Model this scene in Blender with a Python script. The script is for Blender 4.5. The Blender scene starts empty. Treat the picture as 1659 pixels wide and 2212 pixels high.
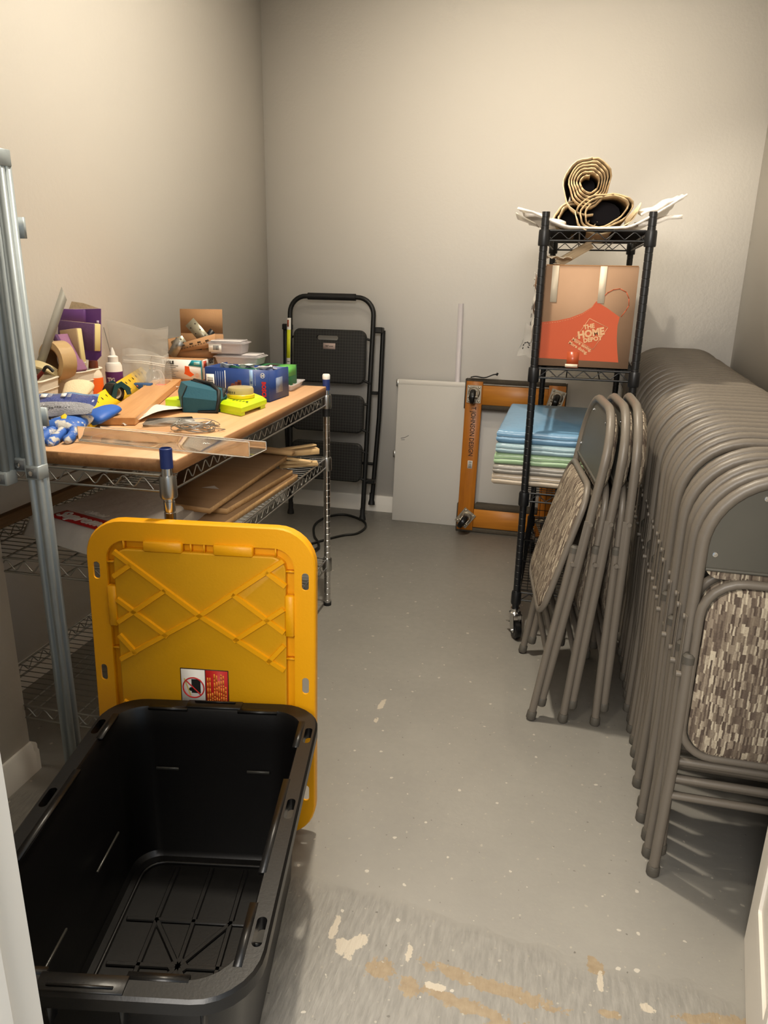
import bpy, bmesh, math, random
from mathutils import Matrix, Vector, noise
from math import sin, cos, pi, radians as rd
random.seed(7)
SC = bpy.context.scene
COL = SC.collection

# ------------------------------------------------------------ camera
cam = bpy.data.cameras.new('camera'); camo = bpy.data.objects.new('camera', cam); COL.objects.link(camo)
cam.sensor_fit = 'HORIZONTAL'; cam.sensor_width = 36.0; cam.lens = 36.0 * 1625.0 / 1659.0
cam.clip_start = 0.02
# columns: camera right, up, back in world axes
rx, ry, rz_ = Vector((.9707, .2397, .0182)), Vector((-.0892, .2914, .9524)), Vector((.2232, -.9261, .3043))
rz_.normalize(); rx = (rx - rx.dot(rz_) * rz_).normalized(); ry = rz_.cross(rx)
camo.matrix_world = Matrix(((rx.x, ry.x, rz_.x, 0), (rx.y, ry.y, rz_.y, 0), (rx.z, ry.z, rz_.z, 1.28), (0, 0, 0, 1)))
SC.camera = camo

# ------------------------------------------------------------ world, lamps, exposure
W = bpy.data.worlds.new('world'); SC.world = W; W.use_nodes = True
W.node_tree.nodes['Background'].inputs[0].default_value = (.58, .72, .86, 1)
W.node_tree.nodes['Background'].inputs[1].default_value = .85
def lamp(name, loc, energy, color, size, aim=None, spot=None):
    d = bpy.data.lights.new(name, 'SPOT' if spot else 'AREA')
    d.energy = energy; d.color = color
    if spot: d.spot_size = rd(spot); d.spot_blend = .55; d.shadow_soft_size = size
    else: d.shape = 'DISK'; d.size = size
    o = bpy.data.objects.new(name, d); COL.objects.link(o); o.location = loc
    if aim is not None:
        o.rotation_euler = (Vector(aim) - Vector(loc)).to_track_quat('-Z', 'Y').to_euler()
    return o
WARM = (1, .89, .72)
lamp('recessed_or_fill_lamp', (-.62, 2.02, 2.9), 28, WARM, .045, aim=(-.62, 2.02, 0), spot=179)
lamp('wall_fill_spot', (-.70, 2.02, 2.85), 170, WARM, .03, aim=(.95, 3.55, 1.05), spot=42)  # added spot that brightens the back right walls, no known fixture
lamp('recessed_or_fill_lamp', (.38, 2.85, 2.9), 14, WARM, .06, aim=(.38, 2.85, 0), spot=179)
lamp('recessed_or_fill_lamp', (-.50, 2.95, 2.9), 9, WARM, .10, aim=(-.50, 2.95, 0), spot=179)  # added weak fill for the back of the room
lamp('recessed_or_fill_lamp', (-.20, 1.10, 2.9), 32, WARM, .10, aim=(-.20, 1.10, 0), spot=179)
lamp('recessed_or_fill_lamp', (-.62, 2.12, 2.9), 165, WARM, .045, aim=(-.30, 1.9, 0), spot=80)  # extra narrow beam added beside the key to brighten the floor
lamp('hall_fill', (-1.0, -2.8, 2.25), 80, (1, .91, .80), .9, aim=(.5, 3.6, 1.3))  # added soft area behind the camera, stands in for hall light
lamp('hall_fill', (.0, -1.2, 2.2), 60, (1, .93, .84), .9, aim=(-.2, 3.6, 1.0))  # second added soft fill from the doorway side
SC.view_settings.view_transform = 'Standard'; SC.view_settings.look = 'None'
SC.view_settings.gamma = 1; SC.view_settings.exposure = 0.12
SC.view_settings.use_curve_mapping = False

# ------------------------------------------------------------ materials
def lin(h):
    h = h.lstrip('#'); c = [int(h[i:i+2], 16) / 255 for i in (0, 2, 4)]
    return tuple(x / 12.92 if x <= .04045 else ((x + .055) / 1.055) ** 2.4 for x in c) + (1,)
MATS = {}
class NT:
    def __init__(s, m): s.t = m.node_tree; s.n = s.t.nodes; s.l = s.t.links
    def add(s, typ, ins=None, **kw):
        n = s.n.new(typ)
        for k, v in kw.items(): setattr(n, k, v)
        for k, v in (ins or {}).items():
            if hasattr(v, 'node'): s.l.new(v, n.inputs[k])
            else: n.inputs[k].default_value = v
        return n
    def math(s, op, a, b=0.0, c=0.0):
        n = s.n.new('ShaderNodeMath'); n.operation = op
        for i, v in enumerate((a, b, c)):
            if hasattr(v, 'node'): s.l.new(v, n.inputs[i])
            else: n.inputs[i].default_value = v
        return n.outputs[0]
    def mix(s, f, a, b):
        n = s.n.new('ShaderNodeMix'); n.data_type = 'RGBA'
        for i, v in ((0, f), (6, a), (7, b)):
            if hasattr(v, 'node'): s.l.new(v, n.inputs[i])
            else: n.inputs[i].default_value = v
        return n.outputs[2]
    def noise(s, scale, detail=3, vec=None, rough=.55):
        n = s.add('ShaderNodeTexNoise', {'Scale': scale, 'Detail': detail, 'Roughness': rough})
        if vec is not None: s.l.new(vec, n.inputs['Vector'])
        return n.outputs['Fac']
    def bump(s, h, dist, bsdf, strength=1):
        b = s.add('ShaderNodeBump', {'Height': h, 'Distance': dist, 'Strength': strength})
        s.l.new(b.outputs[0], bsdf.inputs['Normal'])
def mat(name, col, rough=.5, metal=0, var=.06, vs=14, bump=0, bs=120, spec=.5, trans=0, alpha=1, ior=1.45, sheen=0, coat=0):
    if name in MATS: return MATS[name]
    m = bpy.data.materials.new(name); m.use_nodes = True; MATS[name] = m
    t = NT(m); b = t.n['Principled BSDF']
    c = lin(col) if isinstance(col, str) else col
    tc = t.add('ShaderNodeTexCoord').outputs['Object']
    if var:
        f = t.noise(vs, 4, tc)
        f = t.math('MULTIPLY_ADD', f, 2 * var, 1 - var)
        mx = t.add('ShaderNodeVectorMath', {0: c[:3], 'Scale': f}, operation='SCALE')
        t.l.new(mx.outputs[0], b.inputs['Base Color'])
    else: b.inputs['Base Color'].default_value = c
    b.inputs['Roughness'].default_value = rough; b.inputs['Metallic'].default_value = metal
    b.inputs['Specular IOR Level'].default_value = spec; b.inputs['IOR'].default_value = ior
    b.inputs['Transmission Weight'].default_value = trans; b.inputs['Alpha'].default_value = alpha
    b.inputs['Coat Weight'].default_value = coat
    if sheen: b.inputs['Sheen Weight'].default_value = sheen
    if bump: t.bump(t.noise(bs, 3, tc), bump, b)
    return m
def wood(name, c1, c2, rough=.5, axis='Y', scale=1.0, spec=.4):
    if name in MATS: return MATS[name]
    m = bpy.data.materials.new(name); m.use_nodes = True; MATS[name] = m
    t = NT(m); b = t.n['Principled BSDF']; tc = t.add('ShaderNodeTexCoord').outputs['Object']
    st = {'X': (2, 30, 30), 'Y': (30, 2, 30), 'Z': (30, 30, 2)}[axis]
    mp = t.add('ShaderNodeMapping', {'Vector': tc, 'Scale': [v * scale for v in st]}).outputs[0]
    f = t.noise(1.6, 5, mp, .6); f2 = t.noise(6, 3, mp)
    f = t.math('ADD', t.math('MULTIPLY', f, .7), t.math('MULTIPLY', f2, .3))
    r = t.add('ShaderNodeMapRange', {'Value': f, 'From Min': .3, 'From Max': .7}).outputs[0]
    t.l.new(t.mix(r, lin(c1), lin(c2)), b.inputs['Base Color'])
    b.inputs['Roughness'].default_value = rough; b.inputs['Specular IOR Level'].default_value = spec
    t.bump(f, .0006, b)
    return m
M_wall = mat('wall_paint', '#efebe4', .75, var=.012, vs=2.5, bump=.0006, bs=60, spec=.25)
M_trim = mat('trim_paint', '#e6e2da', .4, var=.02, vs=8)
M_door = mat('door_paint', '#e4ded4', .42, var=.02, vs=6, bump=.0004, bs=30)
M_chrome = mat('chrome', '#c9c9c9', .16, 1, var=.05)
M_zinc = mat('zinc_wire', '#a9a9a6', .3, 1, var=.08, vs=40)
M_blackmetal = mat('black_powder_coat', '#101113', .38, var=.15, vs=60, bump=.0002, bs=300)
M_chair = mat('chair_enamel', '#645d54', .42, var=.05, vs=20, spec=.5, bump=.0002, bs=260)
M_panel = mat('chair_panel_enamel', '#4b4942', .45, var=.04, vs=14)
M_cap = mat('rubber_tip', '#4a463f', .6)
M_black = mat('black_rubber', '#131313', .55, bump=.0004, bs=90)
M_tote = mat('black_tote_plastic', '#0a0909', .36, var=.2, vs=9, bump=.00012, bs=220)
M_yellow_shaded = mat('yellow_lid_shaded', '#cf9608', .45, var=.03, vs=5, bump=.0003, bs=160)  # same lid plastic, weaker light on the centre panel put into the colour
M_yellow = mat('yellow_lid_plastic', '#e8a206', .42, var=.03, vs=5, bump=.0003, bs=160)
M_white = mat('white_plastic', '#e8e6e0', .4)
M_card = mat('cardboard', '#a87f58', .8, var=.07, vs=26, bump=.0004, bs=150)
M_cardin = mat('cardboard_inner', '#96704a', .85, var=.06)
M_alu = mat('brushed_aluminium', '#a9b3b8', .42, .35, var=.06, vs=50)
M_ink = mat('black_ink', '#1a1918', .6, var=0)
M_wink = mat('white_ink', '#e9e6e0', .6, var=0)
M_red = mat('red_print', '#c3201f', .5, var=.03)
M_orange = mat('orange_print', '#a9441b', .6, var=.03)
M_clear = mat('clear_plastic', '#ffffff', .06, var=0, trans=1, ior=1.12, spec=.5)
M_film = None

# ------------------------------------------------------------ mesh helpers
def I(): return Matrix.Identity(4)
def T(x=0, y=0, z=0): return Matrix.Translation((x, y, z))
def RX(a): return Matrix.Rotation(rd(a), 4, 'X')
def RY(a): return Matrix.Rotation(rd(a), 4, 'Y')
def RZ(a): return Matrix.Rotation(rd(a), 4, 'Z')
def box(bm, c, s, m=None, bev=0, seg=1):
    mt = (m or I()) @ T(*c) @ Matrix.Diagonal((s[0], s[1], s[2], 1))
    r = bmesh.ops.create_cube(bm, size=1, matrix=mt)
    if bev:
        es = list({e for v in r['verts'] for e in v.link_edges})
        bmesh.ops.bevel(bm, geom=es, offset=bev, segments=seg, affect='EDGES', profile=.6)
    return bm
def bx(bm, x0, x1, y0, y1, z0, z1, m=None, bev=0):
    return box(bm, ((x0+x1)/2, (y0+y1)/2, (z0+z1)/2), (abs(x1-x0), abs(y1-y0), abs(z1-z0)), m, bev)
def rrect(w, h, r, n=5, cx=0, cy=0):
    P = []
    rs = r if isinstance(r, (list, tuple)) else [r]*4
    for k, (sx, sy) in enumerate(((1, 1), (-1, 1), (-1, -1), (1, -1))):
        q = rs[k]; ox, oy = cx + sx*(w/2-q), cy + sy*(h/2-q)
        for i in range(n+1):
            a = pi/2*k + pi/2*i/n
            P.append((ox+q*cos(a), oy+q*sin(a)))
    return P
def ring(n, r, cx=0, cy=0, ry=None, a0=0): return [(cx+r*cos(a0+2*pi*i/n), cy+(ry or r)*sin(a0+2*pi*i/n)) for i in range(n)]
def prism(bm, pts, z0, z1, m=None):
    m = m or I()
    a = [bm.verts.new(m @ Vector((x, y, z0))) for x, y in pts]
    b = [bm.verts.new(m @ Vector((x, y, z1))) for x, y in pts]
    n = len(pts)
    bm.faces.new(a[::-1]); bm.faces.new(b)
    for i in range(n): bm.faces.new((a[i], a[(i+1) % n], b[(i+1) % n], b[i]))
    return bm
def shell(bm, loops, m=None, cap0=True, cap1=True):
    """bridge a list of equal-length loops of 3D points"""
    m = m or I(); V = [[bm.verts.new(m @ Vector(p)) for p in L] for L in loops]; n = len(loops[0])
    for A, B in zip(V, V[1:]):
        for i in range(n): bm.faces.new((A[i], A[(i+1) % n], B[(i+1) % n], B[i]))
    if cap0: bm.faces.new(V[0][::-1])
    if cap1: bm.faces.new(V[-1])
    return bm
def lz(pts, z): return [(x, y, z) for x, y in pts]
def rim(bm, outer, inner, z0, z1, m=None):
    return shell(bm, [lz(outer, z0), lz(outer, z1), lz(inner, z1), lz(inner, z0), lz(outer, z0)], m, False, False)
def lathe(bm, prof, n=16, m=None, cap=True):
    m = m or I(); n0 = len(bm.verts)
    shell(bm, [[(r*cos(2*pi*i/n), r*sin(2*pi*i/n), z) for i in range(n)] for r, z in prof], m, cap, cap)
    bm.verts.ensure_lookup_table()
    for k in range(len(prof)-1):
        for i in range(n):
            e = bm.edges.get((bm.verts[n0+k*n+i], bm.verts[n0+(k+1)*n+i]))
            if e: e.seam = True          # seams only mark edges that stay smooth; cleared in fin()
    return bm
def fillet(P, r, n=5):
    P = [Vector(p) for p in P]; O = [P[0]]
    for i in range(1, len(P)-1):
        a, b, c = P[i-1], P[i], P[i+1]
        rr = r[i] if isinstance(r, dict) and i in r else (r if not isinstance(r, dict) else 0)
        d1, d2 = (a-b).normalized(), (c-b).normalized()
        ang = d1.angle(d2)
        if rr <= 0 or ang > 3.1: O.append(b); continue
        t = min(rr/math.tan(ang/2), (a-b).length*.49, (c-b).length*.49)
        rr = t*math.tan(ang/2)
        bis = (d1+d2).normalized(); cen = b + bis*(rr/sin(ang/2))
        s, e = (b+d1*t-cen), (b+d2*t-cen); R_ = s.length; su = s.normalized(); tot = s.angle(e)
        w = (e-e.dot(su)*su).normalized()
        for k in range(n+1):
            q = tot*k/n; O.append(cen + (su*cos(q)+w*sin(q))*R_)
    O.append(P[-1]); return O
def tube(bm, pts, r, n=8, closed=False, m=None, cap=True):
    m = m or I(); P = [Vector(p) for p in pts]; N = len(P)
    tan = []
    for i in range(N):
        if closed: d = P[(i+1) % N]-P[i-1]
        else: d = P[min(i+1, N-1)]-P[max(i-1, 0)]
        tan.append(d.normalized() if d.length else Vector((0, 0, 1)))
    up = Vector((0, 0, 1)) if abs(tan[0].z) < .9 else Vector((0, 1, 0))
    u = (up - up.dot(tan[0])*tan[0]).normalized(); L = []
    for i in range(N):
        if i:
            u = (u - u.dot(tan[i])*tan[i]).normalized()
        v = tan[i].cross(u); rr = r[i] if isinstance(r, (list, tuple)) else r
        L.append([bm.verts.new(m @ (P[i]+(u*cos(2*pi*k/n)+v*sin(2*pi*k/n))*rr)) for k in range(n)])
    rng = range(N) if closed else range(N-1)
    for i in rng:
        A, B = L[i], L[(i+1) % N]
        for k in range(n):
            f = bm.faces.new((A[k], A[(k+1) % n], B[(k+1) % n], B[k]))
            for e in f.edges: e.seam = True
    if not closed:
        for R_ in (L[0], L[-1]):
            for k in range(n): bm.edges.get((R_[k], R_[(k+1) % n])).seam = False
    if cap and not closed: bm.faces.new(L[0][::-1]); bm.faces.new(L[-1])
    return bm
def grid(bm, f, nu, nv, m=None):
    m = m or I(); V = [[bm.verts.new(m @ Vector(f(i/nu, j/nv))) for j in range(nv+1)] for i in range(nu+1)]
    for i in range(nu):
        for j in range(nv): bm.faces.new((V[i][j], V[i+1][j], V[i+1][j+1], V[i][j+1]))
    return bm
def B(): return bmesh.new()
def fin(name, bm, m, parent=None, loc=None, rot=None, ang=35, label=None, mods=None, merge=False):
    if merge: bmesh.ops.remove_doubles(bm, verts=bm.verts, dist=1e-6)
    bmesh.ops.recalc_face_normals(bm, faces=bm.faces)
    bm.normal_update()
    for e in bm.edges:
        e.smooth = e.seam or len(e.link_faces) < 2 or (len(e.link_faces) == 2 and e.calc_face_angle(0) <= rd(ang)); e.seam = False
    me = bpy.data.meshes.new(name); bm.to_mesh(me); bm.free()
    for p in me.polygons: p.use_smooth = True
    for mm in (m if isinstance(m, (list, tuple)) else [m]): me.materials.append(mm)
    o = bpy.data.objects.new(name, me); COL.objects.link(o)
    if parent is not None: o.parent = parent
    if loc is not None: o.location = loc
    if rot is not None: o.rotation_euler = tuple(rd(a) for a in rot)
    if label: o['label'] = label
    for (typ, kw) in (mods or []):
        md = o.modifiers.new(typ.lower(), typ)
        for k, v in kw.items(): setattr(md, k, v)
    return o
def fins(name, bm, m, parent=None, **kw):
    """like fin, but every loose piece of the mesh becomes an object of its own"""
    bm.verts.index_update()
    seen = set(); out = []
    for v in list(bm.verts):
        if v.index in seen: continue
        st = [v]; isl = set(); seen.add(v.index)
        while st:
            q = st.pop(); isl.add(q)
            for e in q.link_edges:
                o_ = e.other_vert(q)
                if o_.index not in seen: seen.add(o_.index); st.append(o_)
        nb = bmesh.new(); mp = {q: nb.verts.new(q.co) for q in isl}
        for f in {f for q in isl for f in q.link_faces}: nb.faces.new([mp[q] for q in f.verts])
        for e in {e for q in isl for e in q.link_edges}:
            if e.seam: nb.edges.get((mp[e.verts[0]], mp[e.verts[1]])).seam = True
        out.append(fin(name, nb, m, parent, **kw))
    bm.free(); return out
SOL = lambda t: [('SOLIDIFY', {'thickness': t, 'offset': 0})]
def tag(o, label=None, cat=None, group=None, kind=None):
    if label: o['label'] = label
    if cat: o['category'] = cat
    if group: o['group'] = group
    if kind: o['kind'] = kind
    return o
def thing(name, label, cat, loc=(0, 0, 0), rot=(0, 0, 0), group=None):
    o = bpy.data.objects.new(name, None); COL.objects.link(o); o.empty_display_size = .05
    o.location = loc; o.rotation_euler = tuple(rd(a) for a in rot)
    return tag(o, label, cat, group)
def struct(name, bm, m, parent=None):
    o = fin(name, bm, m, parent); o['kind'] = 'structure'; return o
def kids(o): return [c for c in bpy.data.objects if c.parent == o]
def dup(root, loc=None, rot=None, label=None, group=None, tree=None):
    r = root.copy(); COL.objects.link(r)
    if loc is not None: r.location = loc
    if rot is not None: r.rotation_euler = tuple(rd(a) for a in rot)
    if label: r['label'] = label
    if group: r['group'] = group
    for ch, subs in (tree or [(c, kids(c)) for c in kids(root)]):
        c = ch.copy(); COL.objects.link(c); c.parent = r
        for s in subs:
            d = s.copy(); COL.objects.link(d); d.parent = c
    return r
def share(src, parent, loc=None, rot=None, mtx=None):
    o = src.copy(); COL.objects.link(o); o.parent = parent
    if loc is not None: o.location = loc
    if rot is not None: o.rotation_euler = tuple(rd(a) for a in rot)
    return o
def boolcut(o, cutter):
    """subtract the closed solids in bmesh cutter from o"""
    bmesh.ops.recalc_face_normals(cutter, faces=cutter.faces)
    me = bpy.data.meshes.new('tmp'); cutter.to_mesh(me); cutter.free()
    c = bpy.data.objects.new('tmp', me); COL.objects.link(c)
    par = o.parent; o.parent = None; mw = o.matrix_basis.copy(); o.matrix_basis = I()
    md = o.modifiers.new('b', 'BOOLEAN'); md.operation = 'DIFFERENCE'; md.object = c; md.solver = 'EXACT'
    dg = bpy.context.evaluated_depsgraph_get(); dg.update()
    nm = bpy.data.meshes.new_from_object(o.evaluated_get(dg), depsgraph=dg)
    o.modifiers.clear(); old = o.data; o.data = nm; nm.name = old.name; bpy.data.meshes.remove(old)
    bpy.data.objects.remove(c); bpy.data.meshes.remove(me)
    b = B(); b.from_mesh(nm); b.normal_update()
    for e in b.edges: e.smooth = not (len(e.link_faces) == 2 and e.calc_face_angle(0) > rd(35))
    b.to_mesh(nm); b.free()
    for p in nm.polygons: p.use_smooth = True
    o.parent = par; o.matrix_basis = mw
    return o
def text(parent, s, size, m4, mt, name='lettering', bold=0, shear=0, align='CENTER', ext=.00025, sx=1, spacing=1, top=None):
    """flat lettering in local XY of matrix m4, facing +Z"""
    c = bpy.data.curves.new(name, 'FONT'); c.body = s; c.size = size; c.align_x = align; c.align_y = 'CENTER'
    c.extrude = ext; c.offset = bold; c.shear = shear; c.resolution_u = 2; c.space_character = spacing
    o = bpy.data.objects.new('tmp', c); COL.objects.link(o)
    dg = bpy.context.evaluated_depsgraph_get(); dg.update()
    me = bpy.data.meshes.new_from_object(o.evaluated_get(dg), depsgraph=dg); bpy.data.objects.remove(o); bpy.data.curves.remove(c)
    me.transform(m4 @ Matrix.Diagonal((sx, 1, 1, 1))); me.materials.clear(); me.materials.append(mt); me.name = name
    o = bpy.data.objects.new(name, me); COL.objects.link(o); o.parent = parent
    return o
FRONT = RX(90)      # local XY plane turned upright, facing -Y

# ============================================================ the room
def worldvec(t): return t.add('ShaderNodeNewGeometry').outputs['Position']
def floor_mat():
    m = bpy.data.materials.new('painted_concrete'); m.use_nodes = True
    t = NT(m); b = t.n['Principled BSDF']; P = worldvec(t)
    n1 = t.noise(2.2, 5, P); n2 = t.noise(38, 4, P)
    base = t.mix(t.add('ShaderNodeMapRange', {'Value': n1, 'From Min': .3, 'From Max': .7}).outputs[0], lin('#96938d'), lin('#a29f98'))
    base = t.mix(t.math('MULTIPLY', n2, .25), base, lin('#868480'))
    sp = t.add('ShaderNodeSeparateXYZ', {0: P}); y = sp.outputs['Y']; x = sp.outputs['X']
    # worn, scraped strip by the doorway, with a wavy border
    wob = t.math('MULTIPLY_ADD', t.noise(5, 4, P), .16, -.08)
    edge = t.math('ADD', t.math('ADD', y, wob), t.math('MULTIPLY', x, .12))
    worn = t.add('ShaderNodeMapRange', {'Value': edge, 'From Min': 1.225, 'From Max': 1.20}).outputs[0]
    mp = t.add('ShaderNodeMapping', {'Vector': P, 'Scale': (110, 22, 1), 'Rotation': (0, 0, .35)}).outputs[0]
    n3 = t.noise(1, 3, mp)
    wc = t.mix(t.add('ShaderNodeMapRange', {'Value': n3, 'From Min': .35, 'From Max': .7}).outputs[0], lin('#85837e'), lin('#9f9c96'))
    base = t.mix(t.math('MULTIPLY', worn, .7), base, wc)
    # bare tan patches where paint came off: named places in the room
    def patch(px, py, ax, ay, rot=0):
        v = t.add('ShaderNodeMapping', {'Vector': P, 'Location': (px, py, 0), 'Rotation': (0, 0, rd(rot)), 'Scale': (ax, ay, 1)}, vector_type='TEXTURE').outputs[0]
        sv = t.add('ShaderNodeSeparateXYZ', {0: v})
        d = t.math('POWER', t.math('ADD', t.math('POWER', t.math('ABSOLUTE', sv.outputs[0]), 3), t.math('POWER', t.math('ABSOLUTE', sv.outputs[1]), 2)), .5)
        d = t.math('ADD', d, t.math('MULTIPLY_ADD', t.noise(46, 6, P, .7), 3.2, -1.55))
        return t.add('ShaderNodeMapRange', {'Value': d, 'From Min': 1.02, 'From Max': .96}).outputs[0]
    tans = [(-.04, 1.102, .135, .015, -7), (-.25, 1.085, .03, .022, 0), (-.085, 1.052, .09, .014, -8), (.152, 1.198, .016, .02, 0),
            (.36, 1.138, .07, .012, 10), (.175, 1.1, .022, .008, 0), (-.19, 1.06, .02, .02, 0), (.0, 1.01, .05, .03, 0)]
    whites = [(-.33, 1.115, .02, .025, 20), (-.31, 1.135, .015, .02, -20), (-.365, 1.15, .008, .03, 0), (-.205, 1.128, .007, .02, 0),
              (-.475, 1.985, .009, .03, 0), (-.47, 1.9, .006, .012, 0), (.245, 1.13, .014, .01, 0), (-.14, 1.075, .02, .008, 0), (.16, 1.16, .006, .02, 0)]
    tm = None
    for p in tans:
        q = patch(*p); tm = q if tm is None else t.math('MAXIMUM', tm, q)
    tancol = t.mix(t.noise(55, 4, P), lin('#8a7458'), lin('#b3a184'))
    base = t.mix(t.math('MULTIPLY', tm, .85), base, tancol)
    tm = None
    for p in whites:
        q = patch(*p); tm = q if tm is None else t.math('MAXIMUM', tm, q)
    base = t.mix(t.math('MULTIPLY', tm, .9), base, lin('#c9bfae'))
    # paint specks
    for sc, th, col, am in ((9, .045, '#cfc9bd', .985), (17, .05, '#b5afa4', .93), (30, .075, '#a39d92', .9), (13, .028, '#6b6863', .95)):
        nz = t.add('ShaderNodeTexNoise', {'Vector': P, 'Scale': 60, 'Detail': 2}).outputs['Color']
        pv = t.add('ShaderNodeVectorMath', {0: P, 1: t.add('ShaderNodeVectorMath', {0: nz, 'Scale': .012}, operation='SCALE').outputs[0]}, operation='ADD').outputs[0]
        v = t.add('ShaderNodeTexVoronoi', {'Vector': pv, 'Scale': sc, 'Randomness': 1.0}, voronoi_dimensions='2D')
        r = t.add('ShaderNodeSeparateColor', {0: v.outputs['Color']})
        s = t.math('MULTIPLY', t.math('LESS_THAN', v.outputs['Distance'], t.math('MULTIPLY', r.outputs[1], th)), .8)
        base = t.mix(s, base, lin(col))
    t.l.new(base, b.inputs['Base Color'])
    t.l.new(t.math('MULTIPLY_ADD', n2, .2, .34), b.inputs['Roughness'])
    hh = t.math('ADD', t.math('MULTIPLY', n2, .35), t.math('MULTIPLY', worn, t.math('MULTIPLY', n3, 1.2)))
    t.bump(hh, .0015, b)
    return m
def slab(name, x0, x1, y0, y1, z0, z1, m, kind=True):
    b = B(); bx(b, x0, x1, y0, y1, z0, z1); return struct(name, b, m)
XL, XR, YB, ZC = -1.6, .737, 3.91, 3.0
slab('floor', -2.4, 2.2, -2.6, YB+.12, -.12, 0, floor_mat())
slab('ceiling', XL-.12, XR+.12, .38, YB+.12, ZC, ZC+.1, M_wall)
slab('wall_back', XL-.12, XR+.12, YB, YB+.12, 0, ZC, M_wall)
slab('wall_left', XL-.12, XL, 1.43, YB, 0, ZC, M_wall)
slab('wall_left_return', -1.72, -1.29, .5, 1.43, 0, ZC, M_wall)
slab('wall_right', XR, XR+.12, .38, YB, 0, ZC, M_wall)
# front wall either side of the doorway the picture is taken from, and above it
slab('wall_front_left', -1.29, -.519, .38, .5, 0, ZC, M_wall)
slab('wall_front_right', .365, XR, .38, .5, 0, ZC, M_wall)
slab('wall_front_head', -.519, .365, .38, .5, 2.12, ZC, M_wall)
def skirting(name, p, q, inward):
    p, q = Vector((*p, 0)), Vector((*q, 0)); d = (q-p).normalized(); n = Vector((*inward, 0))
    prof = [(0, 0), (.014, 0), (.014, .058), (.0095, .066), (.0095, .078), (.005, .086), (0, .088)]
    b = B(); shell(b, [[tuple(s + n*a + Vector((0, 0, z))) for a, z in prof] for s in (p, q)])
    return struct(name, b, M_trim)
skirting('baseboard_back', (XL, YB), (XR, YB), (0, -1))
skirting('baseboard_left', (XL, 1.43), (XL, YB), (1, 0))
skirting('baseboard_right', (XR, .5), (XR, YB), (-1, 0))
skirting('baseboard_left_return', (-1.29, .5), (-1.29, 1.432), (1, 0))
skirting('baseboard_corner', (-1.6, 1.43), (-1.276, 1.43), (0, 1))
# door lining (left side is what shows at the picture's left edge)
def lining(name, x0, sgn):
    b = B()
    # jamb board, stop and stepped architrave on the room side
    bx(b, x0, x0-sgn*.02, .37, .515, 0, 2.12, bev=.001)
    bx(b, x0+sgn*.012, x0, .43, .465, 0, 2.10, bev=.001)
    prof = [(0, 0), (.006, .012), (.016, .014), (.02, .018), (.045, .018), (.06, .012), (.066, 0)]
    shell(b, [[(x0-sgn*(a+.004), .50+d, z) for a, d in prof] for z in (0, 2.16)])
    shell(b, [[(x0-sgn*(a+.004), .38-d, z) for a, d in prof] for z in (0, 2.16)])
    return struct(name, b, M_trim)
lining('trim_1', -.499, 1)
lining('trim_2', .345, -1)
b = B(); bx(b, -.50, .347, .37, .515, 2.10, 2.12); struct('trim_3', b, M_trim)
# open door leaf at the right, hinged on the right lining and swung into the room
dr = tag(bpy.data.objects.new('door_1', None), kind='structure'); COL.objects.link(dr); dr.location = (.302, .507, 0); dr.rotation_euler = (0, 0, rd(-9.9))
L = .845
b = B(); bx(b, 0, .036, 0, L, .0, 2.05, bev=.0015)
for y0, y1 in ((.1, L/2-.04), (L/2+.04, L-.1)):
    for z0, z1 in ((.16, .95), (1.05, 1.92)):
        rim(b, rrect(y1-y0, z1-z0, .004, 1, (y0+y1)/2, (z0+z1)/2), rrect(y1-y0-.05, z1-z0-.05, .004, 1, (y0+y1)/2, (z0+z1)/2), 0, .006, Matrix(((0, 0, -1, 0), (1, 0, 0, 0), (0, 1, 0, 0), (0, 0, 0, 1))))
fin('door_panel', b, M_door, dr)
for z in (.25, 1.0, 1.8):
    b = B(); tube(b, [(.0, -.004, z-.045), (.0, -.004, z+.045)], .007, 8); fin('hinge', b, M_zinc, dr)
b = B(); lathe(b, [(.026, 0), (.026, .005), (.011, .009), (.011, .03), (.024, .038), (.027, .05), (.018, .06)], 16, T(0, L-.07, .95) @ RY(-90)); fin('knob', b, M_zinc, dr)

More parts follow.
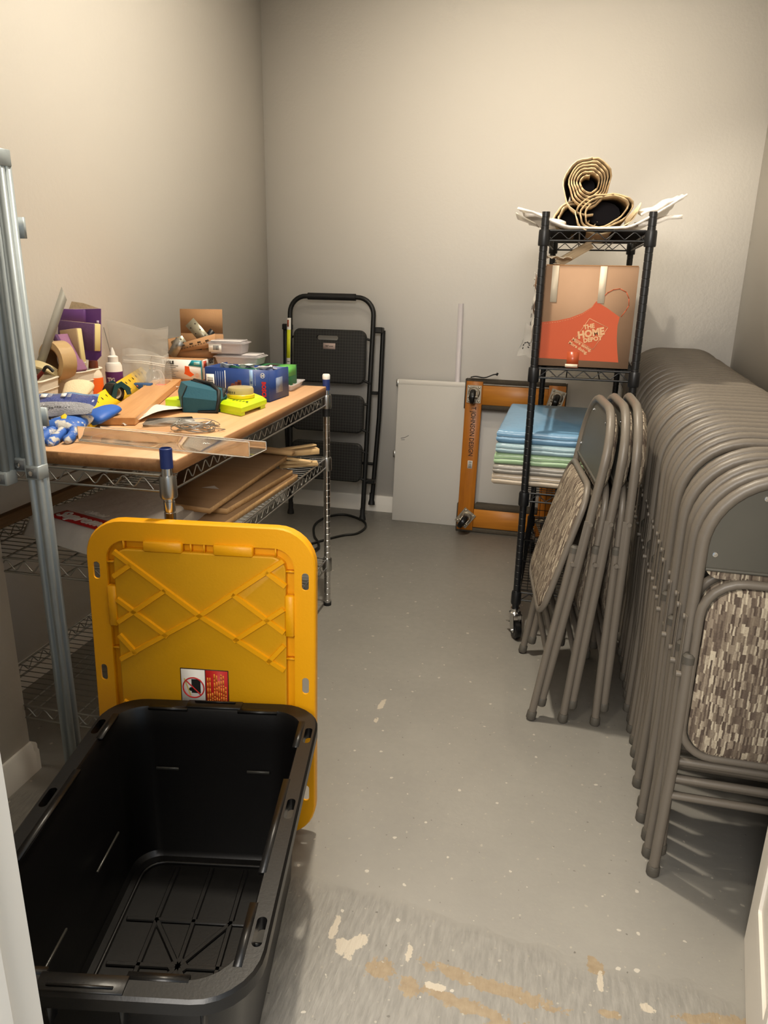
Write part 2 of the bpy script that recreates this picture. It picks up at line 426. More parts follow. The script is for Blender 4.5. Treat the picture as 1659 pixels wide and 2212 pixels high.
# ============================================================ chrome shelving unit
def post(parent, x, y, ztop, r, m, step=.0254, z0=.0, foot=True):
    b = B(); prof = [(r, z0)]; z = z0+step
    while z < ztop-.01:
        prof += [(r, z-.0016), (r*.93, z-.0008), (r*.93, z+.0008), (r, z+.0016)]; z += step
    prof.append((r, ztop)); lathe(b, prof, 12)
    return fin('post', b, m, parent, (x, y, 0))
def shelf(parent, x0, x1, y0, y1, z, m, mw, wire_gap=.025, across='X', collar=(.0195, .062), name='shelf', drop=.034, zz=.05):
    """rectangular wire shelf: top and bottom rods with zigzag between, wire deck, four collars"""
    b = B(); rr = .0032; ins = .016
    for zq in (z, z-drop):
        for p, q in (((x0+ins, y0), (x1-ins, y0)), ((x0+ins, y1), (x1-ins, y1)), ((x0, y0+ins), (x0, y1-ins)), ((x1, y0+ins), (x1, y1-ins))):
            tube(b, [(*p, zq), (*q, zq)], rr, 6)
    def zig(p, q):
        p, q = Vector(p), Vector(q); n = max(3, int((q-p).length/zz)); pts = []
        p2, q2 = p.lerp(q, .06), p.lerp(q, .94)
        for i in range(2*n+1):
            v = p2.lerp(q2, i/(2*n)); pts.append((v.x, v.y, z - (.003 if i % 2 else drop-.003)))
        tube(b, fillet(pts, .006, 2), .0018, 5)
    zig((x0, y0), (x1, y0)); zig((x0, y1), (x1, y1)); zig((x0, y0), (x0, y1)); zig((x1, y0), (x1, y1))
    s = fin(name, b, mw, parent)
    b = B()
    if across == 'X':
        y = y0+wire_gap
        while y < y1-.008:
            tube(b, [(x0, y, z-.0035), (x0, y, z+.001), (x1, y, z+.001), (x1, y, z-.0035)], .0014, 4); y += wire_gap
        n = 2 if x1-x0 < .4 else 3
        for k in range(n):
            xx = x0+(x1-x0)*(k+1)/(n+1); tube(b, [(xx, y0, z-.003), (xx, y1, z-.003)], .0026, 5)
            tube(b, [(xx, y0, z-drop), (xx, y1, z-drop)], .0022, 5)
    wd = fin('wire_deck', b, mw, s); wd['kind'] = 'stuff'
    b = B(); r, h = collar; lathe(b, [(r*.93, -h*.62), (r, -h*.55), (r*.97, .006), (r*.9, .012)], 14)
    c0 = fin('collar', b, m, s, (x0, y0, z-.01))
    for p in ((x1, y0), (x0, y1), (x1, y1)): share(c0, s, (*p, z-.01))
    return s
cs = thing('wire_shelving', 'chrome wire shelving unit used as a workbench along the left wall', 'shelving', (-.838, 1.44, 0), (0, 0, 1.2))
CW, CL = -.60, 1.20
for x, y in ((0, 0), (0, CL), (CW, 0), (CW, CL)):
    p = post(cs, x, y, .886 if x == 0 else .842, .0127, M_chrome)
    b = B(); lathe(b, [(.016, 0), (.016, .012), (.009, .016), (.009, .03)], 12); fin('levelling_foot', b, M_black, p)
    if x: continue
    b = B(); lathe(b, [(.0138, .862), (.0138, .905), (.0115, .907), (.011, .895)], 14, cap=False)
    lathe(b, [(.0105, .9), (.0105, .902)], 12) if 0 else None
    fin('blue_end_tape', b, mat('blue_tape', '#1c2f6b', .5, var=.1, vs=60), p, label='blue tape wrapped round the post top')
    if y == CL:
        b = B(); lathe(b, [(.0136, .9), (.0142, .905), (.0142, .916), (.012, .92)], 14); fin('white_post_cap', b, M_white, p, label='white cap on the post top')
        b = B(); lathe(b, [(.0152, .765), (.0152, .806)], 14); fin('black_band', b, M_black, p)
for z in (.843, .606, .198):
    shelf(cs, CW, 0, 0, CL, z, M_zinc, M_zinc, drop=.036, zz=.052)

# worktop
wt = thing('worktop', 'thick pale plywood worktop lying on the chrome shelving unit', 'worktop', (-.822, 1.452, .848), (0, 0, 1.75))
ply = wood('birch_ply', '#cd9c6e', '#dcb085', .42, 'Y', .5)
b = B(); bx(b, -.755, 0, 0, 1.168, 0, .03, bev=.0012)
fin('board', b, ply, wt)
b = B(); bx(b, -.755, .0006, -.0006, 0, .001, .0275); bx(b, -.0, .0008, 0, 1.168, .001, .0275)
fin('edge_veneer', b, wood('ply_edge', '#7a522e', '#9d7044', .6, 'Y', 1.2), wt, label='darker sawn edge')
WT = .879

# ============================================================ black storage rack on casters
rk = thing('wire_rack', 'tall narrow black wire rack on casters holding the orange printed box', 'rack', (-.117, 2.575, 0), (0, 0, 0))
RWD, RD = .320, .93
b = B()
ca_w = mat('caster_tyre', '#0b0b0b', .3, var=.1)
for i, (x, y, a) in enumerate(((0, 0, 25), (RWD, 0, 10), (0, RD, 20), (RWD, RD, -15))):
    p = post(rk, x, y, 1.468, .0125, M_blackmetal, z0=.105)
    b = B(); tube(b, [(0, 0, .095), (0, 0, .112)], .017, 14)
    lathe(b, [(.006, .088), (.02, .090), (.022, .096), (.015, .102)], 14)
    m = RZ(a)
    prof = [(-.014, .092), (.014, .092), (.018, .06), (.006, .026), (-.022, .026), (-.026, .034)]
    for sx in (-.0165, .0145):
        prism(b, prof, sx, sx+.002, m @ Matrix(((0, 0, 1, 0), (1, 0, 0, -.012), (0, 1, 0, 0), (0, 0, 0, 1))))
    box(b, (0, -.010, .092), (.035, .036, .003), m)
    tube(b, [(-.02, -.022, .034), (.02, -.022, .034)], .005, 8, m=m)
    box(b, (0, .022, .052), (.026, .03, .003), m @ T(0, .0, 0) @ RX(-18))
    c = fin('caster', b, M_chrome, rk, (x, y, 0), label='chrome caster with a black wheel')
    b = B(); lathe(b, [(.012, -.0125), (.028, -.0125), (.034, -.008), (.0345, 0), (.034, .008), (.028, .0125), (.012, .0125)], 24, m @ T(0, -.022, .0345) @ RY(90))
    fin('wheel', b, ca_w, c)
for z in (1.413, .984, .552, .175):
    shelf(rk, 0, RWD, 0, RD, z, M_blackmetal, M_blackmetal, wire_gap=.028, collar=(.0185, .058), drop=.03, zz=.055)
# low wire basket sides hooked on the bottom tier
b = B()
for zq in (.175, .215, .29, .37):
    tube(b, [(.012, .02, zq), (RWD-.012, .02, zq), (RWD-.012, RD-.02, zq), (.012, RD-.02, zq)], .0019, 5, closed=True)
for k in range(1, 12):
    xx = .012+(RWD-.024)*k/12
    for yy in (.02, RD-.02): tube(b, [(xx, yy, .175), (xx, yy, .37)], .0013, 4)
for k in range(1, 22):
    yy = .02+(RD-.04)*k/22
    for xx in (.012, RWD-.012): tube(b, [(xx, yy, .175), (xx, yy, .37)], .0013, 4)
o = fin('wire_basket', b, M_blackmetal, rk); o['kind'] = 'stuff'

# ============================================================ folding chairs
def fabric_mat(name='chair_fabric', sx=.0034, sz=.020):
    m = bpy.data.materials.new(name); m.use_nodes = True; t = NT(m); b = t.n['Principled BSDF']
    P = t.add('ShaderNodeTexCoord').outputs['Object']; s = t.add('ShaderNodeSeparateXYZ', {0: P})
    nz = t.noise(260, 2, P)
    x = t.math('ADD', s.outputs[0], t.math('MULTIPLY', t.noise(90, 2, P), .0035))
    cx = t.math('FLOOR', t.math('DIVIDE', x, sx)); cg = t.math('FLOOR', t.math('DIVIDE', x, sx*3.2))
    w0 = t.add('ShaderNodeTexWhiteNoise', {'W': cg}, noise_dimensions='1D').outputs['Value']
    cz = t.math('FLOOR', t.math('ADD', t.math('DIVIDE', s.outputs[2], sz), t.math('MULTIPLY', w0, .5)))
    cc = t.add('ShaderNodeCombineXYZ', {0: cx, 1: cz}).outputs[0]
    w = t.add('ShaderNodeTexWhiteNoise', {'Vector': cc}, noise_dimensions='2D').outputs['Value']
    r = t.add('ShaderNodeValToRGB', {0: t.math('ADD', w, t.math('MULTIPLY_ADD', nz, .24, -.12))}); cr = r.color_ramp
    cr.interpolation = 'LINEAR'
    st = [(0, '#4b4038'), (.28, '#60544a'), (.5, '#736759'), (.74, '#867a6b'), (.9, '#a59a87'), (1, '#b3a894')]
    cr.elements[0].color = lin(st[0][1]); cr.elements[1].color = lin(st[-1][1])
    for p, c in st[1:-1]: e = cr.elements.new(p); e.color = lin(c)
    t.l.new(r.outputs[0], b.inputs['Base Color']); b.inputs['Roughness'].default_value = .85
    b.inputs['Specular IOR Level'].default_value = .2
    t.bump(t.math('ADD', t.math('MULTIPLY', w, .5), nz), .0012, b)
    return m
M_fab = fabric_mat()
FH, FWD = .935, .455
XZ = Matrix(((1, 0, 0, 0), (0, 0, 1, 0), (0, 1, 0, 0), (0, 0, 0, 1)))   # (x,y,z)->(x, z, y): outline upright, thickness along y
def pad(b, outline_f, y0, y1, bulge, m=None):
    """cushion: flat edge at y0, domed to y1"""
    L = []
    for k, (s, q) in enumerate(((0, 0), (0, .45), (.012, .78), (.035, .95), (.08, 1.0))):
        L.append([(x, y0+(y1-y0)*q, z) for x, z in outline_f(-s)])
    shell(b, L, m, True, False)
    cx = sum(p[0] for p in L[-1])/len(L[-1]); cz = sum(p[2] for p in L[-1])/len(L[-1])
    V = [[(cx+(p[0]-cx)*f, p[1]+bulge*(1-f*f), cz+(p[2]-cz)*f) for p in L[-1]] for f in (1, .8, .5, .02)]
    shell(b, V, m, False, True)
def make_chair(label):
    t = thing('folding_chair', label, 'chair')
    hw = FWD/2-.0125; r = .0125
    b = B(); P = fillet([(-hw+.010, 0, .055), (-hw, 0, .45), (-hw, 0, FH-r), (hw, 0, FH-r), (hw, 0, .45), (hw-.010, 0, .055)], {2: .145, 3: .145}, 10)
    tube(b, P, r, 10); fin('main_frame', b, M_chair, t)
    cut = .733
    top = [(x, z) for x, z in rrect(2*hw-.012, .40, [.135, .135, .02, .02], 8, 0, FH-r-.006-.20)]
    pp = [(x, z) for x, z in top if z > cut+.01]
    pp += [(-(hw-.006), cut), (hw-.006, cut)]
    b = B(); prism(b, pp, -.003, .001, XZ); tube(b, [(-hw+.012, -.003, cut), (hw-.012, -.003, cut)], .004, 6)
    fin('back_panel', b, M_panel, t)
    def of(s): return rrect(2*hw-.022+2*s*.6, .205+2*s, [.11, .11, .03, .03], 6, 0, .815)
    b = B(); pad(b, of, .002, .030, .005); fin('back_pad', b, M_fab, t)
    # seat, folded up between the legs: pan with rolled rim, cushion facing the rear
    scx, scz, sw, sh = 0, .517, .405, .395
    b = B(); prism(b, rrect(sw-.012, sh-.012, [.07, .07, .06, .06], 6, scx, scz), -.016, -.012, XZ)
    fin('seat_pan', b, M_panel, t)
    pts = [(x, -.0185, z) for x, z in rrect(sw, sh, [.075, .075, .065, .065], 6, scx, scz)]
    b = B(); tube(b, pts, .0095, 8, closed=True); fin('seat_rim', b, M_chair, t)
    def sf(s): return rrect(sw-.020+2*s, sh-.020+2*s, [.07, .07, .06, .06], 6, scx, scz)
    b = B(); pad(b, sf, -.016, -.036, -.007); fin('seat_cushion', b, M_fab, t)
    # rear legs, outside the seat, with crossbars
    b = B(); zt = .545
    for s in (-1, 1): tube(b, [(s*(hw-.004), -.021, zt), (s*(hw-.006), -.021, .3), (s*(hw+.001), -.021, .012)], .0115, 8)
    fins('rear_leg', b, M_chair, t)
    for z, y in ((.215, -.021), (.288, 0.0), (.252, -.012)):
        b = B(); tube(b, [(-hw+.006, y, z), (hw-.006, y, z)], .009, 8); fin('crossbar', b, M_chair, t)
    c0 = None
    for s in (-1, 1):
        for x, y, z, k in ((s*(hw-.004), -.021, zt, 1), (s*(hw+.001), -.021, 0, 0), (s*(hw-.010), 0, .045, 0)):
            b = B()
            if k: lathe(b, [(.0125, -.012), (.0125, .004), (.008, .010)], 10)
            else: lathe(b, [(.013, 0), (.0148, .003), (.0145, .022), (.0128, .026)], 12)
            fin('leg_cap', b, M_cap, t, (x, y, z))
    for s in (-1, 1):
        b = B(); m = T(s*(hw+.0135), -.010, .60)
        a, c = Vector((s*(hw+.010), .002, .625)), Vector((s*(hw+.010), -.018, .505))
        box(b, ((a+c)/2)[:], (.0025, .015, .135), None, .0008)
        tube(b, [a-Vector((s*.004, 0, 0)), a+Vector((s*.006, 0, 0))], .0065, 8)
        tube(b, [c-Vector((s*.004, 0, 0)), c+Vector((s*.006, 0, 0))], .0065, 8)
        fin('link_bar', b, M_chair, t)
    b = B(); lathe(b, [(.0052, 0), (.005, .0025), (.0022, .003), (.0018, .0015)], 10, RX(90)); sc = fin('screw', b, M_chrome, t, (-.190, -.003, .765))
    for x, z in ((.190, .765), (-.115, .885), (.115, .885)): share(sc, t, (x, -.003, z))
    return t
ORDN = ['', '', '', 'fourth folding', 'fifth folding', 'sixth folding', 'seventh folding', 'eighth folding', 'ninth folding']
NROW, Y0, Y1 = 40, 1.497, 3.845
first = make_chair('front folding chair of the long row, seat cushion fully in view, beside the white door')
first.location = (.4975, Y0, 0)
TREE = [(c, kids(c)) for c in kids(first)]
rnd = random.Random(3)
gap = [1.0]*NROW
for k in (5, 6, 12, 20): gap[k] = 1.35
tot = sum(gap[1:]); acc = 0
for i in range(1, NROW):
    acc += gap[i]; y = Y0+(Y1-Y0)*acc/tot + rnd.uniform(-.003, .003)
    if i == NROW-1: y = Y1
    x = min(.4975, .4975-abs(rnd.gauss(0, .005)) - .012*min(1, i/25))
    lb = 'taupe folding chair in the packed middle of the long row at the right wall'
    if i < 9: lb = ORDN[i] + ' chair from the front of the long row against the right wall'
    if i == NROW-1: lb = 'folding chair at the back end of the long row, nearest the back wall'
    if i == 1: lb = 'folding chair directly behind the front chair of the long row'
    elif i == 2: lb = 'third folding chair from the front of the long row'
    c = dup(first, (x, y, rnd.uniform(0, .0)), (rnd.uniform(-.35, .35), 0, rnd.uniform(-.5, .5)), lb, 'row of folded chairs along the right wall', TREE); c.scale = (1, 1, 1+.03*i/NROW)
first['group'] = 'row of folded chairs along the right wall'
G3 = 'three folded chairs standing in front of the black rack'
for (x, y, th, lean, lb) in ((-.028, 2.243, -82.7, 8.2, 'leftmost of three leaning folding chairs, patterned seat cushion facing the aisle'),
                         (.070, 2.255, -84, 4.6, 'middle of the three folding chairs standing before the black rack'),
                         (.176, 2.265, -87, .4, 'rightmost of the three folding chairs, next to the long chair row')):
    c = dup(first, (x, y, 0), None, lb, G3, TREE)
    c.rotation_euler = (Matrix.Rotation(rd(th), 4, 'Z') @ Matrix.Rotation(rd(-lean), 4, 'X')).to_euler()
    c.scale = (.98, 1, 1.018)
    if lean > 8:      # this one has sagged slightly open: the seat swings out at the bottom
        for o in kids(c):
            if o.name.split('.')[0] in ('seat_pan', 'seat_rim', 'seat_cushion'):
                o.matrix_basis = T(0, -.02, .70) @ RX(-7) @ T(0, .02, -.70)
# ============================================================ yellow lid
LW, LH = .514, .757
ld = thing('tote_lid', 'yellow plastic storage lid standing on edge behind the black bin', 'lid', (-.742, 1.352, .0))
ld.rotation_euler = (Matrix.Rotation(rd(8), 4, 'Z') @ Matrix.Rotation(rd(-3.2), 4, 'X')).to_euler()
zc = LH/2
b = B()
# flange plate with a turned-back lip; the panel is raised toward the viewer (-y)
o0 = rrect(LW, LH, .085, 8, 0, zc); o1 = rrect(LW-.006, LH-.006, .082, 8, 0, zc)
i0 = rrect(LW-.115, LH-.115, .05, 8, 0, zc); i1 = rrect(LW-.150, LH-.150, .028, 8, 0, zc)
i1 = [(x, z) for x, z in i1]
def ly(P, y): return [(x, y, z) for x, z in P]
ins = lambda d, r: rrect(LW-2*d, LH-2*d, r, 8, 0, zc)
shell(b, [ly(ins(.000, .085), .026), ly(ins(.000, .085), .004), ly(ins(.003, .083), .0), ly(ins(.046, .045), 0), ly(ins(.047, .045), .014),
          ly(ins(.064, .032), .014), ly(ins(.065, .031), -.001)], None, False, False)
shell(b, [ly(ins(.003, .083), .026), ly(ins(.003, .083), .006), ly(ins(.047, .045), .003), ly(ins(.047, .045), .0165), ly(ins(.2, .02), .0165)], None, False, True)
shell(b, [ly(ins(.000, .085), .026), ly(ins(.003, .083), .026)], None, False, False)
lp = fin('lid_panel', b, M_yellow, ld, merge=True)
lq = B(); shell(lq, [ly(ins(.0645, .0315), .012), ly(ins(.0645, .0315), -.003), ly(ins(.067, .03), -.005), ly(ins(.19, .02), -.005)], None, True, True); fin('raised_panel', lq, M_yellow_shaded, ld, label='raised centre panel, coloured as in weaker light')
cut = B()
for sx in (-1, 1):
    for z in (LH-.118, LH-.365, .118):
        prism(cut, [(x, z_) for x, z_ in rrect(.0155, .040, .0077, 5, sx*(LW/2-.022), z)], -.02, .02, XZ)
boolcut(lp, cut)
b = B()
def ribs(segs, w=.0125, y=-.0115):
    for (x0, z0), (x1, z1) in segs:
        d = Vector((x1-x0, z1-z0)); n = Vector((-d.y, d.x)).normalized()
        L = []
        for s, yy in ((w*.5, -.0045), (w*.38, y), (-w*.38, y), (-w*.5, -.0045)):
            L.append([(x0+n.x*s, yy, z0+n.y*s), (x1+n.x*s, yy, z1+n.y*s)])
        V = [[b.verts.new(p) for p in pr] for pr in L]
        for A, C in zip(V, V[1:]): b.faces.new((A[0], A[1], C[1], C[0]))
        b.faces.new([v[0] for v in V]); b.faces.new([v[1] for v in V][::-1])
hx, Zt = .189, LH-.070                     # panel half width, top of ribs
cz = LH-.208                               # centre of upper X
k = (Zt-cz)/hx
segs = [((-hx, Zt), (0, cz)), ((hx, Zt), (0, cz))]
segs += [((0, cz), (-hx, cz-k*hx+.02)), ((0, cz), (hx, cz-k*hx+.02))]
for s in (-1, 1):
    segs += [((s*hx*.80, Zt-k*hx*.20), (s*hx*1.02, Zt-k*hx*.42)), ((s*hx*.40, cz+k*hx*.40), (s*hx*1.0, cz-k*hx*.20)),
             ((s*hx*1.0, cz+k*hx*.20), (s*hx*.40, cz-k*hx*.40)), ((s*hx*1.0, cz-k*hx*.42), (s*hx*.80, cz-k*hx*.62 if 0 else cz-k*hx*.74))]
cz2 = LH-cz                                 # mirrored lattice on the lower half
low = [((a, LH-c), (d, LH-e)) for (a, c), (d, e) in segs]
ribs(segs); ribs(low)
fin('rib_lattice', b, M_yellow, ld)
CH = .0555
b = B()
for s in (-1, 1):       # raised latch tabs along the top, bottom and sides
    for z in (LH-CH, CH): bx(b, s*.035 if s > 0 else -.122, .122 if s > 0 else -.035, -.010, .011, z-.011, z+.013, bev=.003)
    for z in (cz+.01, LH-cz-.01): bx(b, s*(LW/2-.066), s*(LW/2-.046), -.0085, .011, z-.048, z+.048, bev=.003)
for x in (-.17, -.018, .012, .17):
    for z in (LH-CH, CH): bx(b, x-.0012, x+.0012, .0, .014, z-.009, z+.009)
for s in (-1, 1):
    for z in (.10, .2, .29, .455, .55, .66): bx(b, s*(LW/2-.056)-.009, s*(LW/2-.056)+.009, 0, .014, z-.0012, z+.0012)
fins('latch_tab', b, M_yellow, ld)
# warning sticker: white half with a barred pictogram, red half with yellow notice lines
sx0, sz1 = -.052, LH-.338
st = B(); bx(st, sx0, sx0+.112, -.0058, -.0048, sz1-.108, sz1); sto = fin('warning_sticker', st, mat('sticker_black', '#241012', .4), ld, label='white and red warning sticker')
b = B(); bx(b, sx0+.002, sx0+.057, -.0062, -.0057, sz1-.106, sz1-.002); fin('sticker_field', b, M_wink, sto, label='white field')
b = B(); bx(b, sx0+.059, sx0+.110, -.0062, -.0057, sz1-.106, sz1-.002); fin('sticker_field', b, M_red, sto, label='red field')
px, pz = sx0+.030, sz1-.047
b = B(); box(b, (px+.006, -.0064, pz+.004), (.021, .0004, .034)); lathe(b, [(.0046, 0), (.0046, .0004)], 16, T(px-.006, -.0062, pz-.004) @ RX(90)); bx(b, px-.004, px+.006, -.0066, -.0062, pz-.006, pz-.001); fin('pictogram', b, M_ink, sto)
b = B(); prism(b, [(x, z) for x, z in rrect(.0032, .044, .001, 2, 0, 0)], -.0068, -.0063, T(px-.014, 0, pz+.001) @ RY(-18) @ XZ); b2 = b
fin('pictogram_stick', b, mat('stick_yellow', '#cdb56a', .5), sto)
b = B(); tube(b, [(px+.0245*cos(a), -.0067, pz+.0245*sin(a)) for a in [2*pi*i/32 for i in range(32)]], .0016, 5, closed=True)
tube(b, [(px-.017, -.0068, pz+.017), (px+.017, -.0068, pz-.017)], .0015, 5); fin('prohibition_ring', b, M_red, sto)
b = B(); r_ = random.Random(5)
for k_ in range(9):
    x = sx0+.0635+k_*.0052; z = sz1-.006-[.013, .013, .05, .003, .006, .02, .003, .006, .033][k_]
    while z > sz1-.103:
        h_ = r_.uniform(.006, .016); h_ = min(h_, z-(sz1-.104)); bx(b, x-.0015, x+.0015, -.0065, -.0061, z-h_, z-.0008); z -= h_
fin('notice_lines', b, mat('notice_yellow', '#e6902e', .5), sto)

# ============================================================ black tote
TL, TW, TH = .712, .468, .372
tt = thing('storage_tote', 'open black plastic storage tote with a rim, empty, in the left foreground', 'bin', (-.622, .978, 0), (0, 0, 11.2))
def tr(w, l, r): return rrect(w, l, r, 7)
b = B()
bw, bl = .345, .575
IN = [(.0, .012, .02)]
loops = [lz(tr(bw, bl, .06), .0), lz(tr(bw+.01, bl+.01, .062), .012), lz(tr(TW-.075, TL-.075, .07), TH-.045), lz(tr(TW-.06, TL-.06, .072), TH-.045),
         lz(tr(TW-.058, TL-.058, .073), TH-.024), lz(tr(TW, TL, .085), TH-.024), lz(tr(TW, TL, .085), TH-.004), lz(tr(TW-.008, TL-.008, .082), TH),
         lz(tr(TW-.062, TL-.062, .072), TH), lz(tr(TW-.068, TL-.068, .07), TH-.006), lz(tr(TW-.084, TL-.084, .065), TH-.05), lz(tr(bw+.004, bl+.004, .055), .022),
         lz(tr(bw-.012, bl-.012, .05), .012)]
shell(b, loops, None, True, True)
tb = fin('tub', b, M_tote, tt)
cut = B()
for sx in (-1, 1):
    for y in (-TL/2+.115, 0.02, TL/2-.115):
        prism(cut, rrect(.015, .052, .0072, 5, sx*(TW/2-.016), y), TH-.03, TH+.01)
boolcut(tb, cut)
# rim locking tabs (raised strips on the inner edge) and handle bars
b = B()
for sx in (-1, 1):
    for y0, y1 in ((-.30, -.19), (-.13, .10), (.2, .29)):
        bx(b, sx*(TW/2-.028), sx*(TW/2-.041), y0, y1, TH-.005, TH+.0006)
for sy in (-1, 1):
    for x0, x1 in ((-.14, -.055), (.055, .14)):
        bx(b, x0, x1, sy*(TL/2-.028), sy*(TL/2-.040), TH-.005, TH+.0006)
    bx(b, -.06, .06, sy*(TL/2-.004), sy*(TL/2-.032), TH-.006, TH+.0025, bev=.001); bx(b, -.045, .045, sy*(TL/2-.010), sy*(TL/2-.013), TH+.0026, TH+.005)
fins('rim_tab', b, M_tote, tt)
b = B()    # outer vertical stiffeners under the rim
for sx in (-1, 1):
    for y in (-.24, -.12, 0, .12, .24): bx(b, sx*(TW/2-.034), sx*(TW/2-.012), y-.0015, y+.0015, TH-.075, TH-.023)
for sy in (-1, 1):
    for x in (-.16, -.05, .05, .16): bx(b, x-.0015, x+.0015, sy*(TL/2-.034), sy*(TL/2-.012), TH-.075, TH-.023)
fins('stiffener', b, M_tote, tt)
b = B()    # raised rib pattern pressed in the floor
W2, L2 = .138, .250
def rb(x0, y0, x1, y1, w=.011):
    d = Vector((x1-x0, y1-y0)); a = math.degrees(math.atan2(d.y, d.x))
    box(b, (0, 0, 0), (d.length, w, .0052), T((x0+x1)/2, (y0+y1)/2, .0141) @ RZ(a), .002, 1)
for x in (-.076, 0, .076): rb(x, -L2, x, L2)
for y in (-.105, .0, .105, ): rb(-W2, y, W2, y)
for s in (-1, 1):
    rb(0, 0, s*.076, .105); rb(0, 0, s*.076, -.105)
P = [(x, y, .0145) for x, y in rrect(2*W2+.02, 2*L2+.02, .045, 6)]
tube(b, P, .0042, 6, closed=True)
box(b, (0, 0, .014), (.035, .035, .005), RZ(45), .002, 1)
fin('floor_rib', b, M_tote, tt)
b = B()    # inside slots of the hand grips
for x in (-.1, .1): box(b, (x, TL/2-.060, .235), (.05, .004, .006), None, .001)
for y in (-.12, .12): box(b, (-TW/2+.066, y, .165), (.004, .11, .005), RX(0), .001)
fins('grip_slot', b, mat('worn_black_plastic', '#34332f', .3), tt, label='scuffed grey edge of the hand grip')

# ============================================================ step ladder
sl = thing('step_ladder', 'black folding three-step ladder leaning on the back wall', 'ladder', (-1.222, 3.722, 0))
sl.rotation_euler = (rd(-5.6), 0, rd(0))
M_lad = mat('black_ladder_paint', '#0f1010', .42, var=.1, vs=60)
HT = 1.158
b = B(); P = fillet([(-.206, 0, .05), (-.225, 0, .98), (-.226, 0, HT), (.226, 0, HT), (.225, 0, .98), (.206, 0, .05)], {2: .10, 3: .10}, 8)
tube(b, P, .0125, 10); fin('front_frame', b, M_lad, sl)
b = B(); tube(b, [(-.128, 0, HT), (.128, 0, HT)], .0175, 14); fin('foam_grip', b, M_black, sl, label='black foam hand grip')
b = B()
for s in (-1, 1):
    tube(b, [(s*.268, .045, 1.0), (s*.262, .055, .55), (s*.237, .07, .10)], .0125, 8)
    box(b, (s*.25, .03, 1.0), (.045, .05, .03), None, .004)
    box(b, (s*.235, .03, .33 if 0 else .21), (.05, .04, .022), None, .003); box(b, (s*.235, .03, .68), (.05, .04, .016), None, .003)
tube(b, [(-.24, .065, .3), (.24, .065, .3)], .008, 6)
fin('rear_frame', b, M_lad, sl)
b = B()
for s in (-1, 1):
    lathe(b, [(.019, 0), (.0185, .01), (.0135, .03), (.0135, .065)], 12, T(s*.205, 0, .0))
fo = fins('rubber_foot', b, M_black, sl)
b = B()
for s in (-1, 1): lathe(b, [(.019, 0), (.0185, .01), (.0135, .03), (.0135, .065)], 12, T(s*.235, .07, .075))
fins('rubber_foot', b, M_black, sl)
def tread_mat():
    m = bpy.data.materials.new('ladder_tread'); m.use_nodes = True; t = NT(m); b = t.n['Principled BSDF']
    P = t.add('ShaderNodeTexCoord').outputs['Object']
    mp = t.add('ShaderNodeMapping', {'Vector': P, 'Rotation': (0, rd(45), 0), 'Scale': (95, 95, 95)}).outputs[0]
    ck = t.add('ShaderNodeTexChecker', {'Vector': mp, 'Scale': 1.0}).outputs['Fac']
    t.l.new(t.mix(ck, lin('#0c0c0c'), lin('#262624')), b.inputs['Base Color']); b.inputs['Roughness'].default_value = .5
    t.bump(ck, .0012, b); return m
M_tread = tread_mat()
for i, (z0, z1) in enumerate(((.722, .995), (.468, .664), (.208, .414))):
    b = B(); w = .392; ol = lambda d: rrect(w-2*d, z1-z0-2*d, .035-d*.5, 6, 0, (z0+z1)/2)
    shell(b, [ly(ol(0), -.006), ly(ol(0), -.022), ly(ol(.006), -.028), ly(ol(.02), -.0285)], None, True, True)
    s = fin('step', b, M_tread, sl, label=None)
    if i == 0:
        cut = B(); prism(cut, rrect(.118, .022, .010, 5, -.01, .952), -.05, .02, XZ); boolcut(s, cut)
        b = B(); bx(b, -.03, .035, -.0292, -.0284, .895, .925); lb_ = fin('step_label', b, mat('label_pink', '#b7a39b', .5), s, label='pale label plate on the top step')
        text(s, 'HBTower', .011, T(.0025, -.0294, .91) @ FRONT, M_ink, bold=.0002)
    b = B()
    for sx in (-1, 1):
        tube(b, [(sx*.19, -.012, z0+.02), (sx*.225, 0, z0+.006)], .007, 6); tube(b, [(sx*.19, -.012, z1-.04), (sx*.225, 0, z1-.05)], .006, 6)
        lathe(b, [(.006, 0), (.005, .003)], 8, T(sx*.222, -.0125, z0+.008) @ RX(90))
    fins('step_bracket', b, M_lad, sl)
b = B()
for k_, (z0, z1) in enumerate(((.72, 1.045), )): bx(b, -.2365, -.215, -.0140, -.0120, z0, z1)
stk = fin('side_sticker', b, M_wink, sl, label='white and yellow instruction sticker on the left rail')
b = B(); bx(b, -.236, -.2155, -.0146, -.0139, .84, .985); fin('sticker_patch', b, mat('sticker_yellow', '#d9e02a', .5), stk)
b = B(); bx(b, -.235, -.226, -.0146, -.0139, 1.0, 1.035); fin('sticker_patch', b, mat('sticker_brown', '#8a3b24', .5), stk)
b = B()
for z in (.74, .76, .775, .79, .80, .82): bx(b, -.233, -.219, -.0146, -.0139, z, z+.004)
fin('sticker_print', b, mat('grey_ink', '#6a6a6a', .5), stk)

